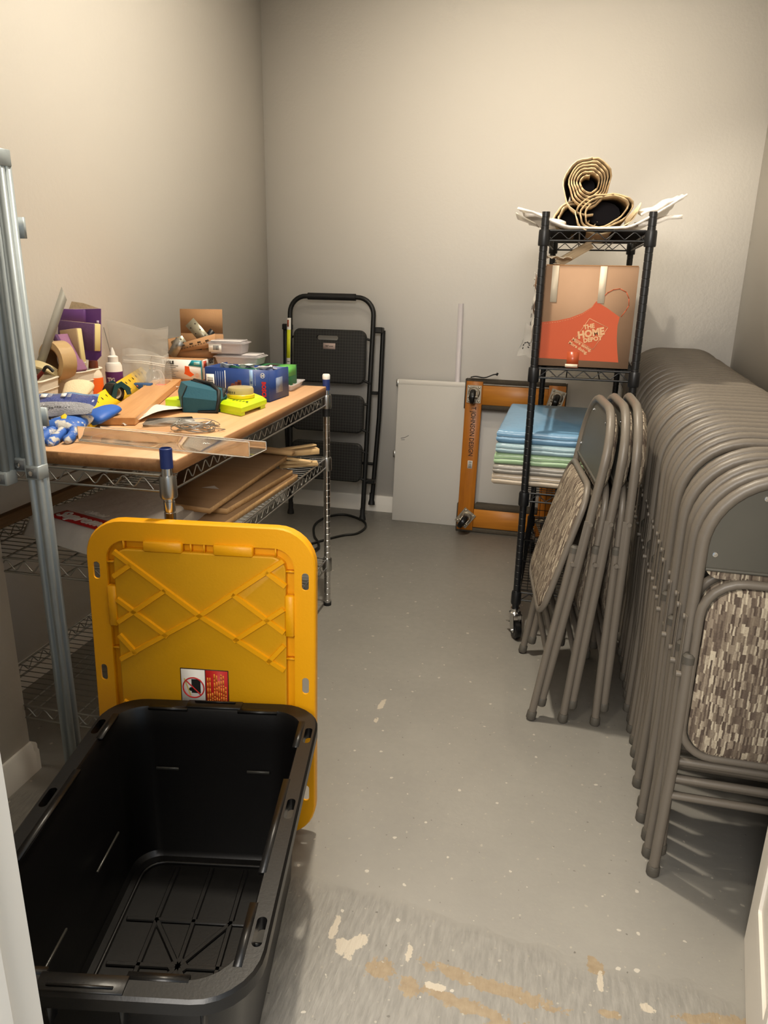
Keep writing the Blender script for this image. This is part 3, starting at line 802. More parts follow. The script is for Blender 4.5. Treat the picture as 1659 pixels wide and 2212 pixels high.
# ============================================================ white panel, dolly, strip
wp = thing('leaning_board', 'large flat off-white panel leaning on the back wall behind the dolly', 'panel', (-.865, 3.772, 0), (-6.2, 0, 0))
b = B(); bx(b, 0, .80, 0, .03, .0, .752, bev=.0015); fin('board', b, mat('panel_white', '#cfccc6', .5, var=.03, vs=3), wp)
b = B(); bx(b, 0.001, .80, -.0012, .0308, .728, .7525, bev=.0005); fin('top_edge', b, M_trim, wp)
b = B(); tube(b, [(.028, -.001, .445), (.052, -.001, .452), (.07, -.001, .463)], .0008, 4); tube(b, [(.03, -.001, .437), (.05, -.001, .439)], .0007, 4); fins('scuff_mark', b, M_ink, wp, label='dark pencil-like scuff')
b = B()
for z in (.715, .34): bx(b, -.012, 0, .008, .024, z, z+.035, bev=.001); tube(b, [(-.008, .006, z+.012), (-.008, .026, z+.012)], .003, 6)
fins('hinge', b, M_zinc, wp)
ws = thing('plastic_strip', 'narrow white plastic strip standing against the back wall above the panel', 'strip', (-.553, 3.852, .0), (-1.6, -.4, 0))
b = B(); bx(b, -.0125, .0125, 0, .002, 0, 1.135); bx(b, .0105, .0125, 0, .02, 0, 1.135); fin('angle_profile', b, mat('strip_white', '#d5cfd2', .35), ws)

dl = thing('furniture_dolly', 'orange wooden furniture dolly with carpeted ends stood upright against the white panel', 'dolly', (-.5, 3.690, .0))
dl.rotation_euler = (Matrix.Rotation(rd(-4.6), 4, 'X') @ Matrix.Rotation(rd(0.4), 4, 'Y')).to_euler()
ow = wood('orange_maple', '#9a5a17', '#c0761f', .38, 'Z', .6, .5); owx = wood('orange_maple_cross', '#a3621c', '#c8842c', .38, 'X', .6, .5)
carpet = mat('grey_carpet', '#4a4339', .95, var=.25, vs=120, bump=.002, bs=260)
DW, DH = .485, .785
for x0 in (0, DW-.082): b = B(); bx(b, x0, x0+.082, 0, .03, .012, DH-.012, bev=.002); fins('side_rail', b, ow, dl)
for z0 in (.03, DH-.125): b = B(); bx(b, .0, DW, .03, .055, z0, z0+.095, bev=.002); bx(b, .083, DW-.083, .002, .0305, z0, z0+.095, bev=.001); fin('cross_rail', b, owx, dl)
b = B()
for z0, z1 in ((DH-.022, DH), (DH-.150, DH-.122), (.122, .15), (0, .028)): bx(b, .0 if z0 in (0, DH-.022) else .083, DW if z0 in (0, DH-.022) else DW-.083, .004, .075, z0, z1, bev=.005)
for z0 in (DH-.15, 0): bx(b, -.006, .001, .002, .07, z0, z0+.15, bev=.003); bx(b, DW-.001, DW+.006, .002, .07, z0, z0+.15, bev=.003)
fins('carpet_strip', b, carpet, dl, label='worn dark carpet padding')
text(dl, 'T JOHNSON DESIGN', .033, T(.044, -.0004, DH-.262) @ FRONT @ RZ(-90), mat('stamp_ink', '#2b1a0c', .7), sx=.82, bold=.0003)
b = B(); bx(b, .034, .058, -.0006, 0, DH-.45, DH-.41); sk = fin('barcode_sticker', b, M_wink, dl, label='small white barcode sticker')
b = B()
for k_ in range(7): bx(b, .038, .054, -.0010, -.0005, DH-.446+k_*.005, DH-.4435+k_*.005)
fin('barcode', b, M_ink, sk)
M_pl = mat('caster_plate', '#a59c8c', .35, .8)
b = B(); box(b, (0, -.002, 0), (.072, .003, .088), None, .001)
for x in (-.024, .024):
    for z in (-.034, .034): lathe(b, [(.006, 0), (.005, .004), (.002, .005)], 10, T(x, -.0035, z) @ RX(90))
lathe(b, [(.03, 0), (.03, .006), (.024, .012)], 20, T(0, -.003, .006) @ RX(90))
for sx in (-.019, .017): prism(b, [(-.022, -.012), (.022, -.012), (.014, -.055), (-.005, -.062), (-.016, -.05)], sx, sx+.002, T(0, 0, 0) @ Matrix(((0, 0, 1, 0), (0, 1, 0, 0), (1, 0, 0, 0), (0, 0, 0, 1))))
tube(b, [(-.024, -.05, -.01), (.024, -.05, -.01)], .006, 8)
c0 = fin('caster', b, M_pl, dl, (.042, 0, DH-.075), label='metal plate caster')
b = B(); lathe(b, [(.014, -.0135), (.031, -.0135), (.037, -.008), (.038, 0), (.037, .008), (.031, .0135), (.014, .0135)], 24, T(0, -.052, -.010) @ RY(90))
w0 = fin('wheel', b, ca_w, c0)
for x, z, a in ((DW-.042, DH-.075, 15), (.042, .075, 35), (DW-.042, .075, -25)):
    c = share(c0, dl, (x, 0, z), (0, a, 0)); share(w0, c)
bs_ = thing('rubber_strap', 'thin black rubber strap lying on top of the dolly', 'strap', (-.455, 3.745, .788))
b = B(); grid(b, lambda u, v: (.13*u-.02, .022*v, .001+.018*u*u*(1 if u < .8 else 1.05)+.004*sin(9*u)), 12, 2); tube(b, [(.108, 0, .018), (.112, .0, .028)], .004, 6)
fin('strap', b, M_black, bs_, mods=SOL(.004))

# cable loop on the floor
cb = thing('power_cable', 'black cable looped on the grey floor in front of the step ladder', 'cable', (-1.1, 3.5, .006))
pts = [(-.25, -.75, 0), (-.22, -.5, 0), (-.10, -.30, 0), (-.0, -.14, 0), (.06, -.06, 0), (.12, -.01, .0), (.135, .10, 0), (.09, .2, 0), (-.03, .27, 0), (-.11, .2, 0), (-.13, .06, 0), (-.08, -.1, 0), (-.02, -.21, 0), (.0, -.32, .01), (-.1, -.5, 0), (-.2, -.8, 0)]
b = B(); pts2 = []
for i in range(len(pts)-1):
    p0, p1, p2, p3 = [Vector(pts[max(0, min(len(pts)-1, i+q))]) for q in (-1, 0, 1, 2)]
    for s in range(6):
        u = s/6; pts2.append(.5*((2*p1)+(p2-p0)*u+(2*p0-5*p1+4*p2-p3)*u*u+(3*p1-p0-3*p2+p3)*u**3))
tube(b, pts2, .006, 8); fin('cord', b, mat('black_cable', '#0e0f0e', .5), cb)

t = thing('rounded_tabletop', 'pale grey tabletop with rounded corners leaning on the back wall behind the dolly', 'tabletop', (.06, 3.872, 0), (-1.5, 0, 0))
b = B(); ol2 = lambda d: rrect(.40-2*d, .80-2*d, .07-d*.5, 7, 0, .40)
shell(b, [ly(ol2(.003), -.012), ly(ol2(0), -.009), ly(ol2(0), .009), ly(ol2(.003), .012)]); fin('top', b, mat('pale_grey_laminate', '#bdb9b2', .45), t)
b = B(); rim(b, ol2(-.0012), ol2(.0015), -.0135, .0125, XZ); fin('edge_band', b, mat('edge_band', '#c9c5bd', .35), t)
# ============================================================ things on and in the black rack
RX0, RY0 = -.117, 2.575
hb = thing('printed_box', 'cardboard box printed with an orange apron, on the black rack', 'box', (-.106, 2.595, .988))
BW, BH, BD = .288, .320, .40
b = B()
for q in ((0, BW, 0, .004), (0, BW, BD-.004, BD)): bx(b, q[0], q[1], q[2], q[3], 0, BH)
for q in ((0, .004), (BW-.004, BW)): bx(b, q[0], q[1], .004, BD-.004, 0, BH)
bx(b, 0, BW, 0, BD, 0, .004)
fin('carton', b, mat('printed_cardboard', '#93755c', .8, var=.05, vs=26), hb)
b = B(); bx(b, .002, BW-.002, .002, BD/2-.001, BH, BH+.004); bx(b, .002, BW-.002, BD/2+.001, BD-.002, BH+.001, BH+.006)
fins('flap', b, M_card, hb)
def apron_pts():
    P = [(.002, .028), (.256, .024)]
    P += [(.249, .06), (.243, .10), (.241, .14), (.245, .167), (.205, .193), (.192, .2), (.168, .214)]
    P += [(.155, .195), (.128, .176), (.09, .16), (.05, .150), (.002, .144)]
    return P
b = B(); prism(b, apron_pts(), -.0006, 0, XZ); ap = fin('printed_apron', b, M_orange, hb, label='orange printed apron')
b = B(); P = [(.172, -.0005, .208), (.186, -.0005, .225), (.2, -.0005, .241), (.217, -.0005, .251), (.237, -.0005, .254), (.257, -.0005, .244), (.267, -.0005, .225), (.269, -.0005, .203), (.262, -.0005, .188), (.249, -.0005, .168)]
for i in range(len(P)-1):
    p, q = Vector(P[i]), Vector(P[i+1]); d = (q-p); m = T(*((p+q)/2)) @ RY(-math.degrees(math.atan2(d.z, d.x))); box(b, (0, 0, 0), (d.length+.001, .0006, .0022), m)
fin('printed_strap', b, M_orange, hb, label='orange printed neck strap')
M_tan = mat('bare_card_print', '#c29a73', .8, var=.03)
b = B(); P = [(.152, .160), (.212, .133), (.172, .062), (.113, .094)]
for i in range(4):
    p, q = Vector((P[i][0], -.0009, P[i][1])), Vector((P[(i+1) % 4][0], -.0009, P[(i+1) % 4][1])); d = q-p
    box(b, (0, 0, 0), (d.length, .0004, .0012), T(*((p+q)/2)) @ RY(-math.degrees(math.atan2(d.z, d.x))))
fin('print_square', b, M_tan, ap, label='thin square outline print')
def tx(s, x, z, size, ang, **k): return text(ap, s, size, T(x, -.0009, z) @ FRONT @ RZ(ang), M_tan, **k)
tx('THE', .153, .134, .0185, 12, bold=.0009); tx('HOME', .161, .113, .031, 12, bold=.0016, sx=.95); tx('DEPOT', .168, .094, .0185, 12, bold=.0009)
tx('More saving.', .136, .076, .0145, -29, bold=.0004); tx('More doing.', .125, .066, .0145, -29, bold=.0004)
b = B(); P = [(.01, .148), (.05, .154), (.09, .164), (.125, .179), (.15, .197), (.162, .211)]
for i in range(len(P)-1):
    for k_ in range(5):
        a_, c_ = Vector(P[i]).lerp(Vector(P[i+1]), k_/5), Vector(P[i]).lerp(Vector(P[i+1]), k_/5+.11)
        tube(b, [(a_.x, -.0007, a_.y-.009), (c_.x, -.0007, c_.y-.009)], .0004, 3)
o = fin('stitch_print', b, M_tan, ap)
M_tape = mat('masking_tape', '#d3c6b0', .6, var=.04)
for x in (.022, .171):
    b = B(); bx(b, x, x+.021, -.0012, -.0006, BH-.112, BH+.001); bx(b, x, x+.021, -.0012, .03, BH+.006, BH+.007); fin('tape_strip', b, M_tape, hb, label='pale paper tape strip')
b = B(); bx(b, .092, .130, -.0014, -.0008, .0, .052); fin('clear_tape', b, mat('brown_clear_tape', '#9c4526', .3, var=.15, vs=40), hb, label='shiny packing tape over the bottom seam')
b = B(); bx(b, .088, .128, -.0018, -.0014, .002, .012); fin('tape_end', b, M_tape, hb)

b = B(); n_ = 12     # second box behind, with torn paper hanging from its left side
sb = thing('worn_box', 'worn cardboard box with torn white paper, behind the printed box', 'box', (-.145, 3.02, .988), (0, 0, 0))
bx(b, 0, .34, 0, .32, 0, .30, bev=.002); fin('carton', b, M_card, sb)
M_paper = mat('white_paper', '#dedad2', .7, var=.04, vs=30)
def scrap(name, lab, cat, loc, w, h, seed, mt=M_paper, rot=(0, 0, 0), amp=.006, th=.0008):
    r = random.Random(seed); ph = [r.uniform(0, 6) for _ in range(5)]; o = thing(name, lab, cat, loc, rot)
    b = B(); grid(b, lambda u, v: (amp*sin(7*v+ph[0])+amp*.6*sin(11*u+ph[1]), w*(u-.5)*(1+.25*sin(5*v+ph[2])), h*(v-.5)+.012*sin(9*u+ph[3])*v), 8, 12)
    fin('sheet', b, mt, o, mods=SOL(th)); return o
def wavy(w, h, amp, seed, nu=10, nv=12, f=None):
    r = random.Random(seed); ph = [r.uniform(0, 6) for _ in range(6)]; b = B()
    grid(b, lambda u, v: ((u-.5)*w*(1+.12*sin(6*v+ph[0])), amp*(sin(8*u+ph[1])*cos(5*v+ph[2])+.5*sin(14*v+ph[3])), (v-.5)*h*(1+.08*sin(7*u+ph[4]))), nu, nv); return b
for k_, (y, z, w, h) in enumerate(((3.08, 1.22, .09, .13), (3.14, 1.10, .12, .16), (3.2, 1.26, .06, .05))):
    b = wavy(w, h, .006, 20+k_); fin('torn_label', b, M_paper, sb, (-.012-.004*k_, y-3.02, z-.988), (0, 0, 90), mods=SOL(.0008), label='torn white paper label')
b = B()
for k_ in range(6): bx(b, -.0235, -.0225, .06+.012*k_, .066+.012*k_, .1+.03*(k_ % 3), .115+.03*(k_ % 3))
fin('label_print', b, M_ink, sb)
M_bag = mat('thin_bag_plastic', '#f4f2ee', .12, var=0, trans=.85, ior=1.1, alpha=.45)
pb = thing('bag_scrap', 'scrap of clear printed plastic bag hanging off the left of the rack shelf', 'bag', (-.165, 3.06, 1.03), (0, 12, 8))
b = wavy(.06, .12, .006, 51); fin('film', b, M_bag, pb, mods=SOL(.0004))
b = B()
for k_ in range(7): box(b, (-.018+.006*k_, -.008, -.03+.007*k_), (.004, .001, .007), RY(20*k_))
fin('print', b, M_ink, pb)
wk = thing('wood_offcut', 'rough grey wooden stake lying on top of the printed box', 'wood', (-.045, 2.66, 1.318), (0, -30, 18))
b = B(); r_ = random.Random(4)
for k_ in range(7):
    y = (k_ % 3-1)*.009; z = .004+(k_//3)*.009; x1 = .10+r_.uniform(-.008, .01); shell(b, [[(x, y+dy*(1-.2*(x < 0)), z+dz) for dy, dz in ((-.0045, -.0045), (.0045, -.0045), (.0045, .0045), (-.0045, .0045))] for x in (-.03, .02, x1)])
fin('splintered_bundle', b, wood('weathered_wood', '#77654d', '#b5a182', .8, 'X', 2), wk)
tp = thing('crumpled_tape', 'crumpled pale tape and paper on the top flaps of the printed box', 'paper', (-.075, 2.63, 1.325))
b = B(); grid(b, lambda u, v: (.10*(u-.5), .06*(v-.5), .012*abs(sin(9*u+3*v))*(1-u*.5)+.004), 14, 8); fin('crumple', b, M_tape, tp, mods=SOL(.001))

# bubble wrap sheet and three rolls on the top shelf
M_foam = mat('bubble_wrap', '#f3ece2', .3, var=.03, vs=60, bump=.004, bs=55, spec=.6)
M_foam.node_tree.nodes['Principled BSDF'].inputs['Alpha'].default_value = .78
fw = thing('bubble_wrap', 'white translucent bubble wrap spread under the rolls, drooping past the rack posts', 'wrap', (.043, 2.99, 1.4175))
def fwf(u, v):
    x = (u-.5)*.50; a = abs(x)
    z = .006+.003*sin(31*v+9*u)+(max(0, a-.09)**1.25)*.9*(1 if x > 0 else .72)*(1+.12*sin(7*v)) - (.25*max(0, a-.20) if x < 0 else 0)
    return (x, (v-.5)*.84, z)
b = B(); grid(b, fwf, 30, 22); fin('sheet', b, M_foam, fw, mods=SOL(.006))
b = B(); grid(b, lambda u, v: (.125+.115*u, -.42+.18*v, .04+.052*u+.018*v+.004*sin(12*u)), 8, 6); fin('folded_edge', b, M_foam, fw, mods=SOL(.009))
b = B(); grid(b, lambda u, v: (.12+.125*u, -.41+.2*v, .012+.028*u+.012*v+.003*sin(10*u+1)), 8, 6); fin('folded_edge', b, M_foam, fw, mods=SOL(.012))
b = B(); grid(b, lambda u, v: (-.10-.125*u, -.41+.22*v, .014+.050*u-.018*u*u+.003*sin(10*u+1)), 8, 6); fin('folded_edge', b, M_foam, fw, mods=SOL(.012))
b = B(); grid(b, lambda u, v: (-.19-.065*u, -.40+.2*v, .016+.032*u-.05*u*v*(1-v)), 6, 6); fin('folded_edge', b, mat('cloudy_film', '#e6ddcb', .25, alpha=.6), fw, mods=SOL(.003))
M_canvas = mat('canvas_cloth', '#ab926e', .9, var=.1, vs=30, bump=.0015, bs=120)
M_canvas2 = mat('canvas_outer', '#c9b491', .9, var=.06, vs=24, bump=.001, bs=120)
M_core = mat('dark_core_fill', '#121015', 1, var=.2)
def roll(label, cx, cy, cz, r_out, r_in, turns, L, squash, seed, tilt=0, mo=M_canvas, rot=(0, 0, 0), flap=0, start=0, core=True):
    t = thing('drop_cloth_roll', label, 'cloth roll', (cx, cy, cz), rot, 'rolled cloths on top of the black rack'); r = random.Random(seed)
    ph = [r.uniform(0, 6) for _ in range(6)]
    def sp(u, v, dr=0):
        a = start+u*turns*2*pi; q = r_in+(r_out-r_in)*u**.9; w = 1+.05*sin(3*a+ph[0])+.05*sin(2*a+ph[1]+u*3)+.025*sin(7*a+ph[2]+5*v)
        q = q*w+dr; y = v*L + .012*sin(2*a+ph[3])*(1 if v < .5 else -1)+.006*sin(9*a+ph[4])
        x, z = q*cos(a), q*sin(a)*squash; ct, s_ = cos(tilt), sin(tilt)
        return (x*ct-z*s_, y, x*s_+z*ct)
    b = B(); grid(b, sp, int(turns*26), 10); fin('rolled_cloth', b, mo, t, mods=SOL(.0045))
    # last turn hangs loose outside
    b = B(); grid(b, lambda u, v: sp(1+u*(.55/turns), v, .003+.012*u), 16, 8); fin('outer_layer', b, M_canvas2, t, mods=SOL(.003), label='paler outer layer')
    if core: b = B(); lathe(b, [(r_in*.9, .10), (r_in*.9, L*.9)], 14, RX(-90) @ Matrix.Diagonal((1, squash, 1, 1))); fin('dark_core', b, M_core, t, label='dark core inside')  # dark cylinder plugs the inside of the roll
    return t
roll('tightly wound canvas roll lying on top of the other rolls on the black rack', .004, 2.60, 1.553, .068, .022, 5.0, .80, 1.0, 3, tilt=.5, start=1.0)
roll('loose flattened canvas roll with a wide dark opening at the front right', .058, 2.58, 1.470, .082, .058, 2.1, .80, .66, 8, tilt=.22, start=2.2)
roll('pale canvas roll half hidden behind the two front rolls, at the left', -.035, 2.68, 1.462, .062, .042, 1.6, .72, .75, 12, start=.5, mo=M_canvas2)

# folded mats
def mat_item(z, h, col, lab, x0, x1, y0, y1, seed):
    t = thing('folded_mat', lab, 'mat', ((x0+x1)/2, (y0+y1)/2, z), (0, 0, 0), 'stack of folded vinyl mats in the rack')
    M = mat('vinyl_'+col[1:], col, .27, var=.04, vs=8, spec=.5, bump=.0035, bs=14)
    w, d = x1-x0, y1-y0; r = random.Random(seed); ph = [r.uniform(0, 6) for _ in range(4)]
    def side(q, zz, wob):
        P = rrect(w-2*q, d-2*q, .012, 3); O = []
        for i, (x, y) in enumerate(P): O.append((x, y, zz))
        return O
    b = B()
    def dense(q, zz, wob=0):
        O = []
        for (xa, ya), (xb, yb) in (((-1, -1), (1, -1)), ((1, -1), (1, 1)), ((1, 1), (-1, 1)), ((-1, 1), (-1, -1))):
            for i in range(16):
                u = i/16; x = (xa+(xb-xa)*u)*(w/2-q); y = (ya+(yb-ya)*u)*(d/2-q)
                O.append((x, y, zz+wob*sin(40*(x+y)+ph[0])))
        return O
    shell(b, [dense(.008, 0), dense(.001, h*.12, .0015), dense(-.002, h*.30, .0015), dense(.000, h*.47, .001), dense(.0022, h*.50, .001), dense(.000, h*.53, .001), dense(-.001, h*.7, .0015), dense(.001, h*.88, .001), dense(.008, h)])
    fin('folded_vinyl', b, M, t, ang=50)
    b = B(); tube(b, [(-w/2+.003, -d/2+.002, h*.49), (w/2-.003, -d/2+.002, h*.49)], .0016, 4); fin('fold_seam', b, mat('seam_dark', '#3e4a52', .6), t)
    return t
zz = .5665
for k_, (h, col, lab, dx) in enumerate(((.040, '#a99b88', 'beige folded vinyl mat at the bottom of the stack in the black rack', -.004), (.033, '#837e76', 'grey folded vinyl mat, second from the bottom of the stack', -.002),
                           (.040, '#8fab86', 'green folded vinyl mat in the middle of the stack', 0), (.036, '#86a0a8', 'pale blue-grey folded vinyl mat under the top one', .004), (.044, '#648aa8', 'blue glossy folded vinyl mat on top of the stack', .004))):
    mat_item(zz, h, col, lab, -.232+dx, .155, 2.605-.004*(k_ % 2), 3.20, 60+k_); zz += h+.0005
# ============================================================ things on the worktop
def at(name, lab, cat, x, y, rz=0, z=WT, group=None, rot=None): return thing(name, lab, cat, (x, y, z), rot or (0, 0, rz), group)
def quadlabel(parent, x0, x1, z0, z1, y, m, name='label', th=.0004, label=None):
    b = B(); bx(b, x0, x1, y-th, y, z0, z1); return fin(name, b, m, parent, label=label)
# blue tool box
M_blue = mat('blue_carton', '#1d3a78', .42, var=.06)
t = at('tool_box', 'dark blue tool carton with red lettering, open and full of bits, on the worktop', 'box', -1.140, 2.235, -3)
w, d, h = .225, .150, .100
b = B(); bx(b, 0, w, 0, .003, 0, h); bx(b, 0, w, d-.003, d, 0, h-.006); bx(b, 0, .003, .003, d-.003, 0, h); bx(b, w-.003, w, .003, d-.003, 0, h-.004); bx(b, 0, w, 0, d, 0, .003)
fin('carton', b, M_blue, t)
text(t, 'BOSCH', .0195, T(w-.019, -.0008, .036) @ FRONT @ RZ(-90), M_red, bold=.0009, sx=.86)
b = B(); tube(b, [(w-.022+.0075*cos(a), -.0006, h-.018+.0075*sin(a)) for a in [2*pi*i/20 for i in range(20)]], .0007, 4, closed=True); bx(b, w-.026, w-.018, -.001, 0, h-.0195, h-.0165); bx(b, w-.0265, w-.0245, -.001, 0, h-.0225, h-.0135); bx(b, w-.0195, w-.0175, -.001, 0, h-.0225, h-.0135)
fin('round_emblem', b, M_wink, t)
q = quadlabel(t, .004, .032, .020, .078, 0, M_wink, 'barcode_label')
b = B(); r_ = random.Random(1); z = .026
while z < .068: hh_ = r_.choice((.0012, .002, .003)); bx(b, .008, .028, -.0009, -.0004, z, z+hh_); z += hh_+.0018
fin('barcode', b, M_ink, q)
quadlabel(t, w-.068, w-.056, .048, .098, 0, mat('pale_blue_print', '#8fb0d8', .5), 'spec_label'); text(t, '50', .009, T(w-.062, -.0008, .058) @ FRONT @ RZ(-90), M_blue, bold=.0003)
quadlabel(t, .070, .0725, .006, .092, 0, M_wink, 'print_rule')
b = B()
for k_ in range(4): bx(b, .038+.008*k_, .0392+.008*k_, -.0005, 0, .018, .088)
for k_ in range(10): bx(b, w-.050, w-.047, -.0005, 0, .05+.004*k_, .052+.004*k_)
fin('fine_print', b, mat('grey_blue_print', '#8d9cbb', .5), t)
b = B(); bx(b, .105, .125, -.0006, 0, .035, .058); bx(b, .115, .128, -.0006, 0, .03, .064); lathe(b, [(.008, 0), (.008, .0006)], 14, T(.098, 0, .045) @ RX(90)); fin('product_picture', b, mat('rust_print', '#6b3a34', .5, var=.4, vs=120), t)
b = B(); bx(b, w, w+.0006, .05, .10, .022, .07); fin('product_picture', b, mat('steel_print', '#7c88a0', .4, var=.5, vs=90), t)
M_gbag = mat('green_wrapper', '#1f5a44', .35, var=.2, vs=60)
for k_, (x, y, z, w_, h_, rr, mm, lb) in enumerate(((.06, .05, .105, .05, .05, (70, 10, 20), mat('silver_pouch', '#c9d2d2', .3), 'silver sachet with a black print'), (.185, .06, .104, .06, .045, (75, -8, -10), M_paper, 'folded white leaflet'), (.12, .06, .098, .10, .06, (80, 5, 0), M_gbag, 'dark green wrapper'), (.10, .10, .100, .05, .05, (60, 0, 30), M_paper, 'crumpled pale sachet'))):
    o = at('packet', lb+' in the open blue carton', 'packet', -1.140+x, 2.235+y, 0, WT+z-.008, 'sachets stuffed in the blue carton', rot=rr); b = wavy(w_, h_, .006, 70+k_, 8, 8); fin('sachet', b, mm, o, mods=SOL(.0015))
# green box behind
t = at('green_box', 'green printed carton behind the blue tool carton', 'box', -1.105, 2.455, -2)
M_gr = mat('green_carton', '#14733f', .45, var=.08)
w, d, h = .150, .12, .078
b = B(); bx(b, 0, w, 0, d, 0, h, bev=.001); fin('carton', b, M_gr, t)
b = B(); bx(b, w-.045, w+.0008, .0, d, h, h+.0008); bx(b, w, w+.0008, .01, d-.01, .045, h); fin('top_print', b, mat('light_green_print', '#5db04a', .5), t)
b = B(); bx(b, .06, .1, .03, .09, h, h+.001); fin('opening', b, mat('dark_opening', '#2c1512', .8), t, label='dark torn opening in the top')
b = B(); bx(b, w, w+.0008, .0, .009, .004, h-.002); fin('white_edge', b, M_wink, t)
# clear tray under green box
M_clam = mat('clamshell_plastic', '#efe9ea', .12, var=.02, trans=.55, ior=1.2, spec=.6)
def clam(lab, x, y, z, rz, w, d, h, seed, lid=True, name='clamshell_case'):
    t = at(name, lab, 'case', x, y, rz, z, 'clear plastic parts cases'); b = B()
    o = [lz(rrect(w*.9, d*.9, .008, 3), 0), lz(rrect(w, d, .01, 3), h), lz(rrect(w+.012, d+.012, .012, 3), h), lz(rrect(w+.012, d+.012, .012, 3), h+.002), lz(rrect(w-.004, d-.004, .009, 3), h+.002), lz(rrect(w*.9-.004, d*.9-.004, .008, 3), .0025)]
    shell(b, o); fin('tray', b, M_clam, t)
    if lid: b = B(); bx(b, -w/2, w/2, -d/2, d/2, h+.003, h+.0045); bx(b, -w/2+.006, w/2-.006, -d/2+.006, d/2-.006, h+.0045, h+.010, bev=.003); fin('lid', b, M_clam, t)
    b = B(); r = random.Random(seed)
    for _ in range(12): box(b, (r.uniform(-w*.36, w*.36), r.uniform(-d*.36, d*.36), .008+r.random()*h*.4), (.02, .008, .006), RZ(r.uniform(0, 20)) , .001)
    o = fin('small_parts', b, mat('mixed_parts', '#a9857c', .5, var=.5, vs=60), t); o['kind'] = 'stuff'; return t
clam('flat clear plastic tray sticking out beyond the green carton', -.985, 2.535, WT, 5, .10, .16, .018, 3, lid=False, name='plastic_tray')
clam('lower clear plastic case of the two stacked behind the blue carton', -1.14, 2.515, WT+.080, 4, .16, .10, .026, 5)
c = clam('upper clear plastic case with a barcode label, topmost of the stack', -1.178, 2.505, WT+.118, 6, .125, .09, .034, 8)
q = quadlabel(c, -.058, -.012, .006, .033, -.049, M_wink, 'barcode_label'); b = B(); r_ = random.Random(2); x = -.042
while x < -.022: ww_ = r_.choice((.0008, .0014, .002)); bx(b, x, x+ww_, -.0500, -.0494, .012, .028); x += ww_+.0012
fin('barcode', b, M_ink, q)
cb_ = at('spare_case', 'dusty cardboard base carrying the two stacked clear cases', 'box', -1.225, 2.46, 4); b = B(); bx(b, 0, .115, 0, .11, 0, .079, bev=.001); fin('carton', b, M_card, cb_)
# connector box: white, teal and brown, lower one
t = at('connector_box', 'white and teal carton printed with an orange bracket, under the open brown box', 'box', -1.425, 2.462, 3)
w, d, h = .155, .150, .092
b = B(); bx(b, 0, w, 0, d, 0, h, bev=.0008); fin('carton', b, M_card, t)
quadlabel(t, .002, w-.001, .022, h-.002, 0, M_wink, 'printed_front', label='white printed front')
text(t, 'NGLE', .015, T(.030, -.0012, h-.014) @ FRONT, M_ink, bold=.0006)
b = B(); prism(b, [(w-.052, h-.022), (w-.001, h-.026), (w-.001, h-.003), (w-.038, h-.003)], -.0012, -.0004, XZ); bx(b, w-.004, w-.0, -.0012, -.0004, .022, h-.003); q = fin('teal_flash', b, mat('teal_print', '#1e93a8', .5), t)
b = B(); bx(b, w-.030, w-.008, -.0016, -.0011, h-.018, h-.008); fin('flash_print', b, mat('teal_light', '#a8dfe6', .5), q)
b = B(); prism(b, [(.086, .040), (.110, .030), (.124, .038), (.108, .050), (.106, .066), (.090, .068), (.089, .048)], -.0012, -.0004, XZ); fin('bracket_picture', b, mat('bracket_orange', '#e2581d', .5), t)
b = B(); lathe(b, [(.008, 0), (.008, .0006)], 14, T(.135, -.0004, .036) @ RX(90)); fin('round_seal', b, mat('seal_print', '#c9a48e', .5, var=.3, vs=200), t)
b = B(); r_ = random.Random(9)
for k_ in range(7): bx(b, .012, .012+r_.uniform(.03, .055), -.0011, -.0004, .028+.0065*k_, .0295+.0065*k_)
fin('fine_print', b, mat('grey_print', '#5f5b58', .5), t)
b = B(); bx(b, w, w+.0006, .006, d-.045, .022, h-.002); q = fin('end_label', b, M_wink, t, label='white end label')
END = T(w+.0012, 0, 0) @ RZ(90) @ FRONT
text(q, 'A21Z', .020, T(w+.0009, .078, h-.014) @ RZ(90) @ FRONT, M_ink, bold=.0006, sx=.8)
b = B(); bx(b, w+.0005, w+.0012, .010, .038, h-.030, h-.006); fin('red_patch', b, mat('salmon_print', '#cc5a48', .5), q)
b = B(); r_ = random.Random(3); y = .045
while y < .098: ww_ = r_.choice((.001, .0016, .0024)); bx(b, w+.0005, w+.0012, y, y+ww_, .034, .052); y += ww_+.0014
fin('barcode', b, M_ink, q)
# open brown box on it
t = at('open_box', 'open brown cardboard box of metal brackets with its lid flap standing up', 'box', -1.418, 2.505, 6, WT+.093)
w, d, h = .165, .125, .055; th = .003
b = B(); bx(b, 0, w, 0, th, 0, h*.5); bx(b, 0, w, d-th, d, 0, h+.02); bx(b, 0, th, th, d-th, 0, h+.008); bx(b, w-th, w, th, d-th, 0, h); bx(b, 0, w, 0, d, 0, th)
fin('carton', b, M_card, t)
b = B(); prism(b, [(0, 0), (w-.002, .004), (w+.002, .092), (.004, .090)], 0, th, T(0, d-.002, h+.018) @ RX(4) @ XZ); fin('flap', b, M_card, t, label='rear flap standing upright')
b = B(); prism(b, [(.045, .0), (w+.014, .022), (w+.016, .068), (.052, .030)], 0, th, T(0, -.014, h*.5-.008) @ RX(-6) @ XZ); f = fin('flap', b, M_card, t, label='front flap with a row of printed symbols')
b = B()
for k_ in range(11): box(b, (0, 0, 0), (.006, .0008, .0025), T(.058+.0105*k_, -.0155, h*.5+.0035+.0029*k_) @ RY(-14))
for k_ in range(4): box(b, (0, 0, 0), (.013, .0008, .006), T(.064+.03*k_, -.0165, h*.5+.016+.0065*k_) @ RY(-14))
